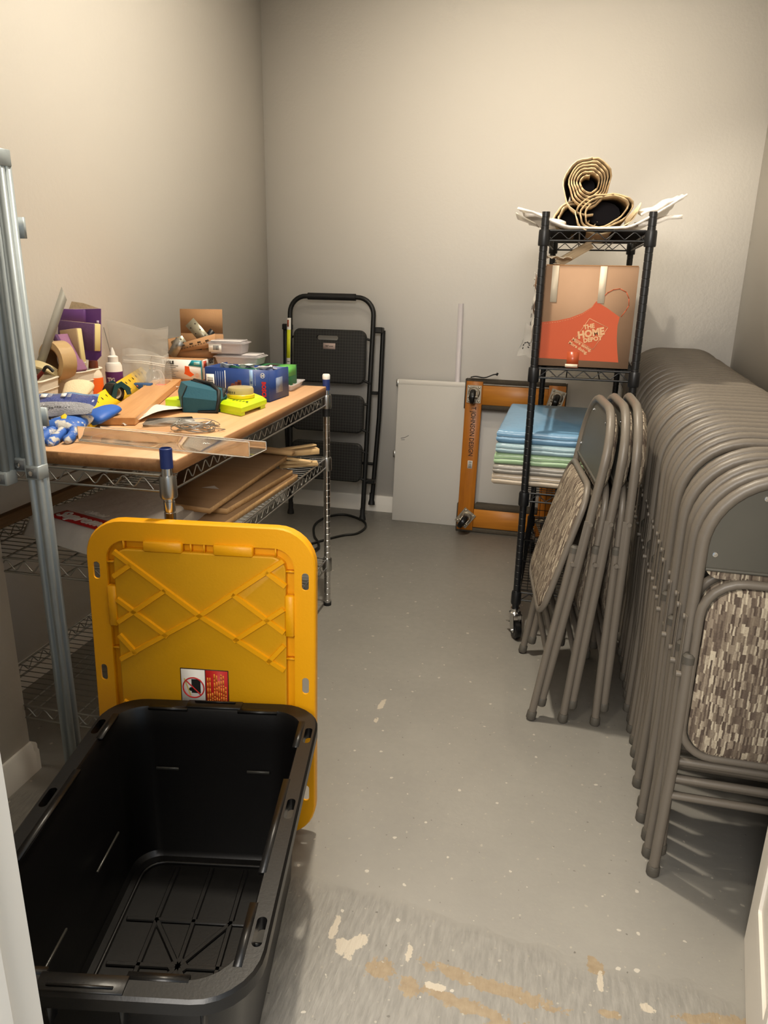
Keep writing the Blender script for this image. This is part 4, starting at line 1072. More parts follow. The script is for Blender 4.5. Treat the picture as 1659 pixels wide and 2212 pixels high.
fin('symbol_print', b, mat('brown_ink', '#40301f', .7), f)
M_galv = mat('galvanised_steel', '#a8a491', .35, .75, var=.1, vs=60)
def plate(lab, loc, rot, w, h, mt=M_galv, holes=True):
    o = thing('metal_bracket', lab, 'bracket', loc, rot, 'metal brackets in the open brown box'); b = B(); bx(b, -w/2, w/2, -.0008, .0008, 0, h); p = fin('plate', b, mt, o)
    if holes:
        b = B()
        for i in range(4):
            for x in (-w*.28, w*.28): tube(b, [(x, -.0012, h*(.15+.23*i)), (x, .0012, h*(.15+.23*i))], .0024, 8)
        fin('nail_hole', b, M_ink, p)
    return o
plate('perforated steel tie plate sticking up out of the open brown box', (-1.268, 2.545, 1.010), (0, -42, 6), .042, .115)
plate('black flat bar in the open brown box', (-1.335, 2.55, .985), (0, 42, 0), .022, .11, M_blackmetal)
plate('dull steel bracket lying flat in the brown box', (-1.375, 2.555, .985), (20, -28, 10), .05, .06)
plate('bent galvanised channel at the left edge of the brown box', (-1.405, 2.50, .975), (10, 38, 0), .035, .075, M_zinc, False)
# black spray bottle
t = at('spray_bottle', 'small dark bottle with a silver cap in front of the white and teal carton', 'bottle', -1.440, 2.425, 0)
b = B(); lathe(b, [(.02, 0), (.024, .006), (.024, .038), (.016, .052), (.009, .058)], 20); fin('bottle_body', b, mat('dark_glass', '#17171a', .12, spec=.7), t)
b = B(); lathe(b, [(.0105, .056), (.0115, .060), (.0115, .073), (.009, .079), (.003, .081)], 16); fin('cap', b, M_chrome, t)
b = B(); tube(b, fillet([(.0, .0, .05), (.04, -.01, .055), (.055, -.015, .02), (.035, -.03, .003)], .02, 5), .0022, 6); fin('tube', b, M_clam, t)
# big clear bag, small zip bag
def film():
    m = bpy.data.materials.new('clear_bag_film'); m.use_nodes = True; t = NT(m); b = t.n['Principled BSDF']; P = t.add('ShaderNodeTexCoord').outputs['Object']
    b.inputs['Base Color'].default_value = lin('#f2efe8'); b.inputs['Roughness'].default_value = .12; b.inputs['Specular IOR Level'].default_value = .8
    b.inputs['Alpha'].default_value = .11; t.bump(t.noise(30, 3, P), .006, b); return m
M_film = film()
def pillow(b, w, h, dep, seed, nu=16, nv=16, amp=.006):
    for s in (-1, 1):
        r = random.Random(seed+s); ph = [r.uniform(0, 6) for _ in range(6)]
        grid(b, lambda u, v: ((u-.5)*w*(1+.04*sin(6*v+1)), s*dep*(sin(pi*min(1, max(0, u)))**.6)*(1-v)**.8+s*amp*sin(9*u+ph[0])*sin(8*v+ph[1])*sin(pi*u), v*h+.02*sin(3*u+ph[2])*v*v), nu, nv)
t = at('clear_bag', 'large clear plastic bag standing open, half empty, at the wall side of the worktop', 'bag', -1.475, 2.405, 4)
b = B(); pillow(b, .225, .215, .030, 5); fin('film', b, M_film, t, mods=SOL(.0003))
b = B(); tube(b, [(-.1, .0, .006), (-.107, -.008, .12), (-.12, -.012, .198)], .0012, 5); tube(b, fillet([(.045, -.02, .02), (.05, -.02, .09), (.058, -.02, .11), (.066, -.02, .105)], .006, 4), .001, 5); fin('wire_pin', b, M_zinc, t)
t = at('zip_bag', 'crumpled clear zip bag with orange and blue bits inside, beside the glue bottles', 'bag', -1.425, 2.315, 6, rot=(-22, 0, 4))
b = B(); pillow(b, .165, .125, .026, 9, amp=.010); fin('film', b, M_film, t, mods=SOL(.0003))
b = B(); tube(b, [(-.07, 0, .118), (0, -.003, .121), (.074, 0, .116)], .0011, 5); tube(b, [(-.075, 0, .10), (0, -.004, .098), (.078, 0, .09)], .0015, 5); tube(b, [(-.075, 0, .094), (0, -.004, .092), (.078, 0, .084)], .0012, 5); fin('zip_strip', b, mat('zip_white', '#f4f0ea', .2), t)
t = at('utility_knife', 'orange handled knife lying in the clear zip bag', 'tool', -1.36, 2.33, 35); b = B(); tube(b, [(-.04, 0, .01), (0, 0, .012), (.04, 0, .01)], [.006, .009, .007], 8); fin('handle', b, mat('orange_red_plastic', '#e2552f', .4), t); b = B(); bx(b, .04, .07, -.004, .004, .009, .0105); fin('blade', b, M_chrome, t)
t = at('blue_carton', 'small blue and yellow carton seen through the clear zip bag', 'box', -1.435, 2.255, 14); b = B(); bx(b, 0, .075, 0, .03, 0, .028, bev=.001); c_ = fin('carton', b, mat('mid_blue', '#2b4f7d', .5), t); text(c_, '500', .014, T(.055, -.0006, .014) @ FRONT @ RZ(-90), mat('yellow_ink', '#d8b23a', .5), bold=.0003)
t = at('pink_tool', 'reddish handled tool lying in the clear zip bag, left of the knife', 'tool', -1.475, 2.32, -40); b = B(); tube(b, [(-.03, 0, .03), (.0, 0, .04), (.03, 0, .035)], [.004, .006, .005], 8); tube(b, [(.03, 0, .035), (.1, 0, .02)], .0016, 6); fin('handle', b, mat('salmon_plastic', '#d96a56', .4), t)
# glue bottles
t = at('glue_bottle', 'white glue bottle with a brown cap and an orange label', 'bottle', -1.462, 2.110, 0)
b = B(); lathe(b, [(.024, 0), (.027, .004), (.027, .066), (.025, .078), (.016, .094), (.0145, .098)], 24); fin('bottle_body', b, mat('bottle_white', '#ddd2bd', .4), t)
b = B(); lathe(b, [(.0275, .006), (.0278, .008), (.0278, .064), (.0275, .066)], 24); q = fin('label', b, mat('label_orange', '#ee6a22', .5), t)
b = B()
for k_ in range(9): bx(b, -.012, .014-.004*(k_ % 3), -.0285, -.0265, .012+.0055*k_, .0138+.0055*k_)
fin('label_print', b, mat('dark_red_ink', '#5d1d10', .6), q)
b = B(); n_ = 28; prof = [(.0165, .096), (.0165, .114), (.0150, .117)]; lathe(b, prof, n_); fin('cap', b, mat('brown_cap', '#70331c', .45), t)
t = at('glue_bottle', 'white bottle with a purple label and a nozzle, behind the orange labelled one', 'bottle', -1.470, 2.235, 0)
b = B(); lathe(b, [(.024, 0), (.027, .004), (.027, .088), (.022, .098), (.016, .1)], 24); fin('bottle_body', b, mat('bottle_white2', '#e7e2da', .35), t)
b = B(); lathe(b, [(.0275, .004), (.0278, .006), (.0278, .068), (.0275, .07)], 24); q = fin('label', b, mat('label_purple', '#5c2560', .5), t); text(q, 'TIG', .017, T(.006, -.0285, .045) @ FRONT, M_wink, bold=.0006); text(q, 'G', .017, T(.012, -.0285, .028) @ FRONT, M_wink, bold=.0006)
b = B(); lathe(b, [(.0165, .099), (.0165, .118), (.009, .122), (.008, .13), (.004, .142), (.0025, .147)], 20); fin('nozzle_cap', b, M_white, t)
# green tape dispenser
t = at('tape_dispenser', 'dark green packing tape dispenser with a black roll, between glue bottle and yellow rule', 'tape dispenser', -1.362, 1.905, 74); t.scale = (.85, .85, .85)
M_dg = mat('dark_green_plastic', '#16414a', .3)
b = B(); lathe(b, [(.030, -.02), (.034, -.018), (.034, .018), (.030, .02), (.019, .02), (.019, -.02), (.030, -.02)], 28, T(.13, 0, .045) @ RX(90), cap=False); r0 = fin('tape_roll', b, mat('black_tape', '#15120f', .3), t)
b = B(); lathe(b, [(.019, -.019), (.019, .019), (.015, .019), (.015, -.019), (.019, -.019)], 22, T(.13, 0, .045) @ RX(90), cap=False); fin('tape_core', b, mat('core_grey', '#b8aa98', .6), r0)
b = B(); prism(b, [(.02, .022), (.10, .035), (.118, .075), (.15, .085), (.185, .06), (.19, .035), (.172, .035), (.165, .052), (.145, .066), (.13, .06), (.12, .03), (.10, .016), (.03, .004)], .021, .024, XZ)
prism(b, [(.02, .022), (.10, .035), (.118, .075), (.15, .085), (.185, .06), (.19, .035), (.172, .035), (.165, .052), (.145, .066), (.13, .06), (.12, .03), (.10, .016), (.03, .004)], -.024, -.021, XZ); fins('side_arm', b, M_dg, t)
b = B(); tube(b, [(-.03, 0, .015), (.0, 0, .018), (.05, 0, .022), (.10, 0, .026)], [.013, .017, .017, .015], 10); fin('handle', b, M_dg, t)
b = B(); bx(b, .165, .192, -.022, .022, .052, .055); fin('cutter', b, M_dg, t)
# yellow folding rule set on edge (a yellow L-shaped straight edge)
M_yel = mat('rule_yellow', '#f2c40e', .35, var=.03)
t = at('yellow_rule', 'yellow angled measuring rule with black numbers, running from gloves to the bags', 'rule', -1.175, 1.59, 0)
t.rotation_euler = (0, 0, math.atan2(.92, -.335))
Lr = .97
b = B(); prism(b, [(0, 0), (.048, .0), (.050, .002), (.004, .052), (.0, .050)], 0, Lr, Matrix(((0, 0, 1, 0), (-1, 0, 0, .025), (0, 1, 0, .0005), (0, 0, 0, 1)))); rb_ = fin('rule_body', b, M_yel, t)
slope = T(0, -.0004, .0275) @ RX(46.5)
b = B()
for k_ in range(90):
    x = .02+k_*.0105; box(b, (x, 0, 0), (.0012, .009 if k_ % 5 else .014, .0006), T(0, 0, 0) @ T(0, -.0155, .0128) @ RX(47))
fin('graduation', b, M_ink, rb_)['kind'] = 'stuff'
for k_ in range(1, 18):
    text(rb_, str(k_+2), .012, T(.02+.0525*k_, .0085, .0385) @ RX(47) @ T(0, 0, .0012), M_ink, bold=.0004, name='number')
# wooden paddle board
t = at('wooden_tray_board', 'narrow pale wooden board with a finger slot, lying beside the yellow rule', 'board', -1.150, 1.745, 0)
t.rotation_euler = (0, 0, math.atan2(.71, -.245))
b = B(); bx(b, 0, .74, -.045, .05, 0, .022, bev=.002); p_ = fin('board', b, wood('oiled_beech', '#bd8550', '#d6a36c', .4, 'X', .5), t)
cut = B(); prism(cut, rrect(.12, .036, .016, 4, .64, .0), .010, .05); boolcut(p_, cut)
# white knit glove, blue dipped gloves, blue packet
def glove(label, loc, rot, scale, mpalm, mtip, fingers, cuff=True, group=None):
    t = thing('work_glove', label, 'glove', loc, rot, group); t.scale = (scale,)*3
    b = B()
    def limb(P, R): tube(b, P, R, 9); 
    shell(b, [[(x, a*cos(q), zc_+bb*sin(q)) for q in [2*pi*i/16 for i in range(16)]] for x, a, bb, zc_ in ((-.02, .030, .013, .016), (.0, .036, .016, .018), (.04, .042, .018, .02), (.075, .044, .017, .02), (.09, .038, .012, .018))])
    palm = fin('palm', b, mpalm, t, ang=70)
    for k_, (y, P, R) in enumerate(fingers):
        b = B(); tube(b, [(.07, y*.8, .018)]+[(p[0], y+p[1], p[2]) for p in P], [R*1.0]+[R]*(len(P)-1)+[R*.55], 10); f = fin('finger', b, mpalm, t, ang=70)
        if mtip: b = B(); q = P[-2:] ; tube(b, [(q[0][0]-.008, y+q[0][1], q[0][2]), (q[0][0]+.01, y+q[0][1], q[0][2]), (q[1][0]+.004, y+q[1][1], q[1][2])], [R*1.05, R*1.12, R*.5], 10); fin('dipped_tip', b, mtip, f, label='rubber dipped fingertip')
    if cuff: b = B(); shell(b, [[(x, a*cos(q), .017+bb*sin(q)) for q in [2*pi*i/20 for i in range(20)]] for x, a, bb in ((-.075, .036, .015), (-.082, .038, .017), (-.075, .040, .019), (-.02, .033, .015), (-.015, .030, .012))], None, True, False); fin('cuff', b, mat('knit_cotton', '#d8c6a4', .95, var=.08, vs=90, bump=.002, bs=220), t, ang=60)
    return t
def dip():
    m = bpy.data.materials.new('blue_dip'); m.use_nodes = True; t = NT(m); b = t.n['Principled BSDF']; P = t.add('ShaderNodeTexCoord').outputs['Object']
    f = t.add('ShaderNodeMapRange', {'Value': t.noise(42, 4, P, .6), 'From Min': .50, 'From Max': .56}).outputs[0]
    t.l.new(t.mix(f, lin('#2f63b8'), lin('#c9c6bf')), b.inputs['Base Color']); b.inputs['Roughness'].default_value = .55; t.bump(t.noise(90, 3, P), .002, b); return m
M_dip = dip(); M_knit = mat('knit_cotton', '#d8c6a4', .95, var=.08, vs=90, bump=.002, bs=220)
M_solid = mat('solid_blue_rubber', '#2b62bd', .5, var=.1, vs=40)
FG = [(-.030, [(.10, -.004, .018), (.135, -.008, .013), (.150, -.010, .010)], .0105), (-.010, [(.105, 0, .018), (.145, 0, .013), (.162, 0, .009)], .011), (.010, [(.10, .003, .017), (.14, .006, .013), (.156, .008, .009)], .0108), (.03, [(.09, .006, .016), (.12, .012, .013), (.134, .014, .010)], .0095)]
TH_ = (.036, [(.03, .02, .02), (.06, .045, .018), (.085, .055, .016)], .012)
GG = 'work gloves at the near left of the worktop'
glove('blue dipped glove worn with white patches, fingers pointing to the worktop front', (-1.205, 1.655, WT+.010), (0, 6, -82), 1.12, M_dip, M_dip, FG+[(-.045, [(.03, -.01, .02), (.05, -.03, .018), (.07, -.04, .014)], .0125)], False, GG)
glove('cream knitted glove with a thick ribbed cuff, lying at the white bins', (-1.345, 1.835, WT+.028), (0, 20, -72), 1.05, M_knit, None, FG, True, GG)
glove('solid blue rubber glove thumb and back, nearest the yellow rule', (-1.190, 1.775, WT+.018), (0, 12, -98), .9, M_solid, None, FG[:2], False, GG)
t = thing('blue_packet', 'blue and silver plastic packet lying on top of the gloves', 'packet', (-1.248, 1.635, WT+.066), (26, -3, 14))
def pk(u, v, s): 
    e = (sin(pi*u)**.45)*(sin(pi*v)**.5); return ((u-.5)*.200, (v-.5)*.095*(1-.12*abs(2*u-1)), s*.020*e+.003*sin(17*u+3)*sin(9*v))
b = B(); grid(b, lambda u, v: pk(u, v, 1), 20, 12); grid(b, lambda u, v: pk(u, v, -1), 20, 12)
def pkm():
    m = bpy.data.materials.new('packet_film'); m.use_nodes = True; t = NT(m); b = t.n['Principled BSDF']; s = t.add('ShaderNodeSeparateXYZ', {0: t.add('ShaderNodeTexCoord').outputs['Object']})
    f = t.math('GREATER_THAN', s.outputs[1], -.012); g_ = t.math('GREATER_THAN', s.outputs[1], .026)
    c = t.mix(f, lin('#a3a4ac'), lin('#3a4c93')); c = t.mix(g_, c, lin('#6b9ac6')); t.l.new(c, b.inputs['Base Color']); b.inputs['Roughness'].default_value = .18; b.inputs['Coat Weight'].default_value = .5
    t.bump(t.noise(35, 3), .004, b); return m
pf = fin('film', b, pkm(), t, ang=70)
b = B()
for x, w_ in ((-.028, .016), (.022, .013)): box(b, (x, .012, .0215), (w_, .014, .0006))
for k_ in range(3): box(b, (-.012, .006+.005*k_, .0218), (.011, .0016, .0006)); box(b, (.036, .006+.005*k_, .0205), (.010, .0016, .0006))
fin('print', b, M_wink, pf)
b = B(); r_ = random.Random(5)
for k_ in range(12): box(b, (-.03+.0068*k_, -.027, .0150+.0012*sin(k_)), (.0042, r_.uniform(.006, .011), .0008), None)
fin('print', b, mat('grey_ink', '#6a6a6a', .5), pf)
t = thing('grey_pouch', 'small pale grey plastic packet end with a round hole beside the gloves', 'packet', (-1.295, 1.545, WT+.026), (12, 18, 30))
b = B(); grid(b, lambda u, v: ((u-.5)*.09, (v-.5)*.07, .01*sin(pi*u)*sin(pi*v)+.002*sin(20*u)), 10, 8); s_ = fin('film', b, mat('pale_grey_film', '#b4b6bd', .2), t, mods=SOL(.002)); b = B(); lathe(b, [(.004, .011), (.004, .0135)], 10, T(.01, 0, 0)); fin('hang_hole', b, M_ink, s_)
# teal pouch with black flap
t = at('fabric_pouch', 'teal fabric pouch with a black flap edge, in front of the blue carton', 'pouch', -1.062, 2.020, -14)
M_teal = mat('teal_fabric', '#235566', .8, var=.07, vs=60, bump=.0006, bs=240)
b = B(); shell(b, [[(-.066, .0, 0), (-.012, -.048, 0), (.075, .0, 0), (.06, .05, 0), (-.05, .05, 0)], [(-.071, .0, .05), (-.010, -.052, .045), (.085, -.006, .036), (.07, .055, .04), (-.055, .055, .05)], [(-.062, .006, .079), (-.006, -.030, .075), (.070, .004, .062), (.06, .045, .064), (-.048, .045, .08)]]); fin('pouch_body', b, M_teal, t, ang=25)
b = B(); tube(b, [(-.008, -.0525, .003), (-.007, -.0535, .045), (-.003, -.034, .076)], .0014, 5); fin('seam', b, M_ink, t)
b = B(); grid(b, lambda u, v: (-.045+.12*u, .050-.02*v, .078-.014*u-.03*v*u*u+.003*v), 8, 4); tube(b, [(-.045, .045, .080), (.03, .035, .076), (.075, .012, .060), (.086, -.004, .034), (.078, -.006, .004), (.03, -.028, .001)], .004, 8); fin('flap_edge', b, M_black, t, label='black flap edge', mods=SOL(.004))
# lime green tool (level) with cap tub
M_lime = mat('lime_plastic', '#c5e013', .35, var=.03)
t = at('lime_clamp', 'lime green plastic clamp tool under the teal pouch and round tub', 'tool', -.940, 2.055, 0)
b = B(); shell(b, [lz(P_, z_) for P_, z_ in (([(-.045, -.040), (.040, -.082), (.048, .075), (-.010, .13)], .008), ([(-.050, -.038), (.043, -.087), (.052, .078), (-.010, .135)], .012), ([(-.050, -.038), (.043, -.087), (.052, .078), (-.010, .135)], .024), ([(-.038, -.032), (.034, -.072), (.042, .072), (-.008, .122)], .034))])
for P_ in ([(-.045, -.040), (.040, -.082), (.041, -.060), (-.040, -.02)], [(.046, .045), (.048, .075), (-.010, .13), (-.012, .10)]): prism(b, P_, 0, .010)
lc = fin('body', b, M_lime, t)
b = B(); prism(b, [(-.045, -.030), (-.225, -.035), (-.235, .0), (-.225, .03), (-.03, .05)], .004, .026); fin('handle', b, M_lime, t)
b = B()
for k_ in range(5): box(b, (-.012+.011*k_, -.022-.004*k_, .0345), (.006, .012, .0006), RZ(8))
fin('embossed_print', b, mat('olive_print', '#5c6a12', .5), t)
t = at('round_tub', 'round clear tub with a yellow base resting on the lime green tool', 'tub', -.950, 2.085, 0, WT+.0345)
b = B(); lathe(b, [(.038, 0), (.041, .002), (.041, .010), (.039, .012)], 32); fin('base', b, mat('tub_yellow', '#e8c61c', .35), t)
b = B(); lathe(b, [(.038, .012), (.0385, .026), (.036, .031), (.0, .032)], 32, cap=False); fin('cover', b, mat('tub_clear', '#d8c98c', .15, trans=.4, ior=1.2), t, label='cloudy clear cover')
b = B()
for k_ in range(5):
    a_ = -2.3+.17*k_; box(b, (.0388*cos(a_), .0388*sin(a_), .019), (.0008, .005, .007), None)
fin('print', b, M_ink, t)
# clear bag with parts between pouch and blue box
t = at('parts_bag', 'small clear bag of fittings between the teal pouch and the blue carton', 'bag', -1.055, 2.165, 0, WT, rot=(60, 0, 10)); b = B(); pillow(b, .09, .07, .012, 31, 10, 10); fin('film', b, M_film, t, mods=SOL(.0003))
b = B(); r_ = random.Random(2)
for _ in range(8): box(b, (r_.uniform(-.03, .03), 0, r_.uniform(.01, .05)), (.012, .006, .006), None, .001)
fin('fittings', b, M_zinc, t)['kind'] = 'stuff'
# white sheet, dark sleeve, wire bundle
t = at('paper_sheet', 'curled white paper wedge pointing at the near edge, by the teal pouch', 'paper', -1.128, 1.745, 0)
b = B(); grid(b, lambda u, v: (-.012-.065*u+.125*u*v+.01*v, .29*u, .003+.014*sin(2.6*u)*(.4+.6*v)+.003*sin(9*u+4*v)), 14, 8); fin('sheet', b, M_paper, t, mods=SOL(.0008))
b = B(); grid(b, lambda u, v: (-.035-.055*u+.12*u*v, .26*u+.005, .002+.010*sin(2.6*u)*v), 10, 6); fin('sheet', b, M_paper, t, mods=SOL(.0008))
t = at('parts_sleeve', 'clear plastic sleeve holding dark metal strips, partly under the white paper', 'bag', -1.04, 1.825, 34)
b = B(); pillow(b, .17, .10, .010, 41, 12, 10); sl_ = fin('film', b, M_film, t, rot=(80, 0, 0), loc=(0, -.05, .010), mods=SOL(.0003))
b = B()
for k_ in range(5): bx(b, -.075+.004*k_, .06, -.045+.017*k_, -.033+.017*k_, .002, .008)
fins('metal_strip', b, mat('dark_bronze', '#3b342c', .4, .6), t)
t = at('wire_bundle', 'tangled coil of thin silver wire near the worktop edge', 'wire', -.925, 1.745, 24)
b = B(); r_ = random.Random(11)
for k_ in range(11):
    a, c = .050+r_.uniform(-.014, .012), .026+r_.uniform(-.008, .008); ph = r_.uniform(0, 6); tl = r_.uniform(-.35, .35); zo = .006+.0016*k_
    tube(b, [(a*cos(q)*cos(tl)-c*sin(q)*sin(tl), a*cos(q)*sin(tl)+c*sin(q)*cos(tl), zo+.006*sin(2*q+ph)) for q in [2*pi*i/26 for i in range(26)]], .0012, 4, closed=True)
fin('wire_coil', b, M_zinc, t); b = B(); tube(b, [(.045, 0, .006), (.065, .004, .003), (.075, -.01, .005), (.06, -.02, .003)], .0012, 4); fin('wire_end', b, M_chrome, t)
# clear acrylic channel
M_acr = mat('acrylic', '#fbf9f5', .03, var=0, trans=1, ior=1.18, spec=.6)
t = at('acrylic_tray', 'long clear acrylic channel overhanging the near right corner of the worktop', 'tray', -1.125, 1.585, 0, WT+.001)
t.rotation_euler = (0, 0, rd(1))
t.rotation_euler[2] = math.atan2(-.03, .42)
La, Wa, Ha = .455, .085, .036
b = B(); prism(b, [(-.0, 0), (Wa, 0), (Wa, Ha*.55), (Wa-.003, Ha*.55), (Wa-.003, .003), (.003, .003), (.003, Ha), (0, Ha)], 0, La, Matrix(((0, 0, 1, 0), (1, 0, 0, -Wa*.5), (0, 1, 0, 0), (0, 0, 0, 1)))); fin('channel', b, M_acr, t)
b = B()
for (ya, za) in ((-Wa*.5+.0015, Ha), (Wa*.5-.0015, Ha*.55), (-Wa*.5, .0015)): tube(b, [(0, ya, za), (La, ya, za)], .0009, 4)
for xe in (0, La): tube(b, [(xe, -Wa*.5+.0015, Ha), (xe, -Wa*.5+.0015, .0015), (xe, Wa*.5-.0015, .0015), (xe, Wa*.5-.0015, Ha*.55)], .0009, 4)
fin('edge_glint', b, mat('acrylic_glint', '#f4efe6', .15, alpha=.7), t, label='pale glint drawn along the edges')  # whitish tubes paint the bright glint of the acrylic edges
# two white canvas bins with their contents
M_bin = mat('bin_canvas', '#dcd3c2', .8, var=.03, vs=20, bump=.0006, bs=200)
def bin_(lab, x, y, rz, w, d, h, r=.03):
    t = at('canvas_bin', lab, 'bin', x, y, rz, group='white canvas bins'); b = B()
    O = lambda s, rr: rrect(w+2*s, d+2*s, rr, 5)
    shell(b, [lz(O(-.006, r), 0), lz(O(0, r), h*.7), lz(O(.002, r), h), lz(O(-.003, r), h), lz(O(-.009, r-.006), .004)]); fin('bin_body', b, M_bin, t)
    b = B(); tube(b, lz(O(.0028, r), h-.002), .0026, 6, closed=True); fin('rim_binding', b, M_bin, t)
    b = B(); tube(b, lz(O(.0012, r), h*.66), .0011, 4, closed=True); fin('stitch_line', b, M_bin, t); return t
bin_('front white canvas bin, behind the blue packet', -1.525, 1.885, 14, .130, .150, .088)
bin_('rear white canvas bin holding the purple sanding blocks and a tape roll', -1.517, 2.075, 3, .140, .15, .094)
M_pur = mat('purple_sleeve', '#61397a', .55, var=.15, vs=25)
G = 'sanding sponges standing in the rear bin'
t = thing('sponge_package', 'large purple packaging card standing at the back of the rear bin', 'package', (-1.545, 2.13, WT+.03), (-8, 0, 3))
b = B(); prism(b, [(-.098, .10), (-.095, .235), (-.085, .238), (.092, .246), (.090, .10), (.0, .01), (-.09, .01)], 0, .004, XZ); p_ = fin('card', b, M_pur, t); b = B()
for k_ in range(7): box(b, (.082, -.0006, .12+.014*k_), (.008, .0006, .010), None)
fin('print', b, mat('lilac_print', '#c9b7d3', .6), p_)
b = B(); prism(b, [(-.02, .243), (.085, .247), (.03, .262), (-.01, .266)], .004, .007, XZ); fin('top_card', b, mat('cream_card', '#bda98a', .6, var=.3, vs=150), t)
def block(lab, x, y, z, rot, w, d, h, m1, m2):
    t = thing('sanding_sponge', lab, 'sponge', (x, y, z), rot, G); b = B(); bx(b, -w/2, w/2, 0, d*.2, 0, h, bev=.001); fin('abrasive_face', b, m1, t)
    b = B(); bx(b, -w/2, w/2, d*.2, d, 0, h, bev=.002); fin('foam_body', b, m2, t); return t
M_grit = mat('purple_grit', '#5a3d63', .9, var=.2, vs=90, bump=.001, bs=300); M_cream = mat('cream_foam', '#d8c88e', .85); M_pink = mat('pink_grit', '#95698a', .9, var=.15, vs=90, bump=.001, bs=300); M_tanf = mat('tan_grit', '#a38a6b', .9, var=.1, vs=90)
block('broad purple sanding sponge, pale foam edge, below the purple card', -1.500, 2.085, WT+.155, (-6, 2, -10), .145, .032, .082, M_grit, M_cream)
block('tan sanding sponge with a cream edge, leaning in the rear bin', -1.490, 2.050, WT+.105, (-4, -8, -14), .075, .022, .112, M_tanf, M_cream)
block('pinkish narrow sanding sponge leaning right over the bin rim', -1.455, 2.000, WT+.095, (0, -34, -14), .018, .05, .125, M_grit, M_pink)
block('deep purple sanding sponge peeking above the broad one', -1.530, 2.125, WT+.232, (-6, 0, 0), .085, .012, .040, M_pur, M_pur)
t = thing('tape_roll', 'wide tan packing tape roll leaning in the rear bin', 'tape', (-1.500, 1.995, WT+.128), (0, 0, -18)); b = B(); m_ = RY(25) @ RX(90)
lathe(b, [(.058, -.024), (.058, .024), (.040, .024), (.040, -.024), (.058, -.024)], 36, m_, cap=False); fin('tape_ring', b, mat('tan_tape', '#b89a6e', .3, var=.1, vs=50, spec=.6), t)
b = B(); lathe(b, [(.040, -.0235), (.040, .0235), (.036, .0235), (.036, -.0235), (.040, -.0235)], 36, m_, cap=False); fin('cardboard_core', b, M_cardin, t)
t = thing('tape_roll', 'cream masking tape roll lying at the rim of the rear bin', 'tape', (-1.530, 1.975, WT+.095), (-38, 10, 0)); b = B()
lathe(b, [(.048, -.010), (.048, .010), (.034, .010), (.034, -.010), (.048, -.010)], 32, cap=False); fin('tape_ring', b, mat('cream_tape', '#d9c99b', .5), t)
for k_, (x, y, a) in enumerate(((-1.478, 2.055, 18), (-1.472, 2.075, 10))):
    t = thing('paper_tube', ('white paper roll leaning over the right rim of the rear bin, front one', 'white paper roll standing just behind the leaning one in the rear bin')[k_], 'paper', (x, y, WT+.05), (0, a, 0), 'white paper rolls in the rear bin'); b = B(); lathe(b, [(.008, 0), (.008, .075), (.0055, .075), (.0055, .01)], 12); fin('roll', b, M_paper, t)
t = thing('utility_cutter', 'dark red handled cutter sticking out of the front bin', 'tool', (-1.50, 1.90, WT+.075), (0, -30, 15)); b = B(); tube(b, [(-.05, 0, .0), (.0, 0, .012), (.03, 0, .02)], .006, 8); fin('handle', b, mat('dark_red_plastic', '#6b1d18', .4), t); b = B(); tube(b, fillet([(.03, 0, .02), (.05, 0, .03), (.055, 0, .005)], .012, 4), .005, 8); fin('hook', b, M_black, t)
t = thing('white_tube', 'white plastic nozzle sticking out of the front bin', 'tool', (-1.515, 1.875, WT+.06), (0, -28, 0)); b = B(); lathe(b, [(.016, 0), (.010, .05), (.004, .075)], 14); fin('nozzle', b, M_white, t)
t = thing('steel_straightedge', 'long grey flat metal blade slanting up out of the bins toward the wall', 'blade', (-1.575, 1.96, WT+.045), (0, 26, 6))
b = B(); prism(b, [(-.012, 0), (.014, 0), (.014, .298), (-.012, .325)], -.0008, .0008, XZ); fin('strip', b, mat('dull_steel', '#9a9890', .45, .25), t)

# ============================================================ second shelf
SZ = .6085
t = thing('garment_bag', 'white plastic garment bag with a red box logo, bulging on the second shelf', 'bag', (-1.343, 1.580, SZ), (0, 0, -18))
M_gb = mat('milky_plastic', '#dedbd6', .22, var=.04, vs=10, spec=.6, bump=.006, bs=16)
def gbz(x, y): q = min(1, max(0, (y-.12)*8)); return .055+q*(.006*sin(18*x+4*y)+.004*sin(21*y+3))-.012*max(0, y-.2)
b = B(); BW2, BL2 = .305, .43
def gf(u, v):
    y = BL2*v; x = BW2*u; e = min(1, (v/.05)**.5 if v < .05 else 1, ((1-v)/.08)**.5 if v > .92 else 1)*min(1, (u/.04)**.5 if u < .04 else 1, ((1-u)/.06)**.5 if u > .94 else 1)
    return (x, y-.012*(1-e)*(1 if v < .5 else -1), .004+gbz(x, y)*e)
grid(b, gf, 40, 44); grid(b, lambda u, v: (BW2*u, BL2*v, .002), 40, 44)
gb_o = fin('bag_film', b, M_gb, t, ang=80)
b = B(); grid(b, lambda u, v: (.076+.205*u, .018+.058*v, gbz(.076+.205*u, .018+.058*v)+.006), 16, 6); lg = fin('red_logo_box', b, M_red, gb_o, mods=SOL(.0006))
text(gb_o, 'Supreme', .050, T(.178, .047, .0628), M_wink, bold=.0014, shear=.25, ext=.0012)
text(gb_o, 'Official', .028, T(.165, .094, .0625), M_wink, shear=.3, ext=.0006)
t = thing('white_foam_sheet', 'white foam sheet folded over at the right end of the garment bag', 'foam', (-.94, 1.62, SZ+.002), (0, 0, 0))
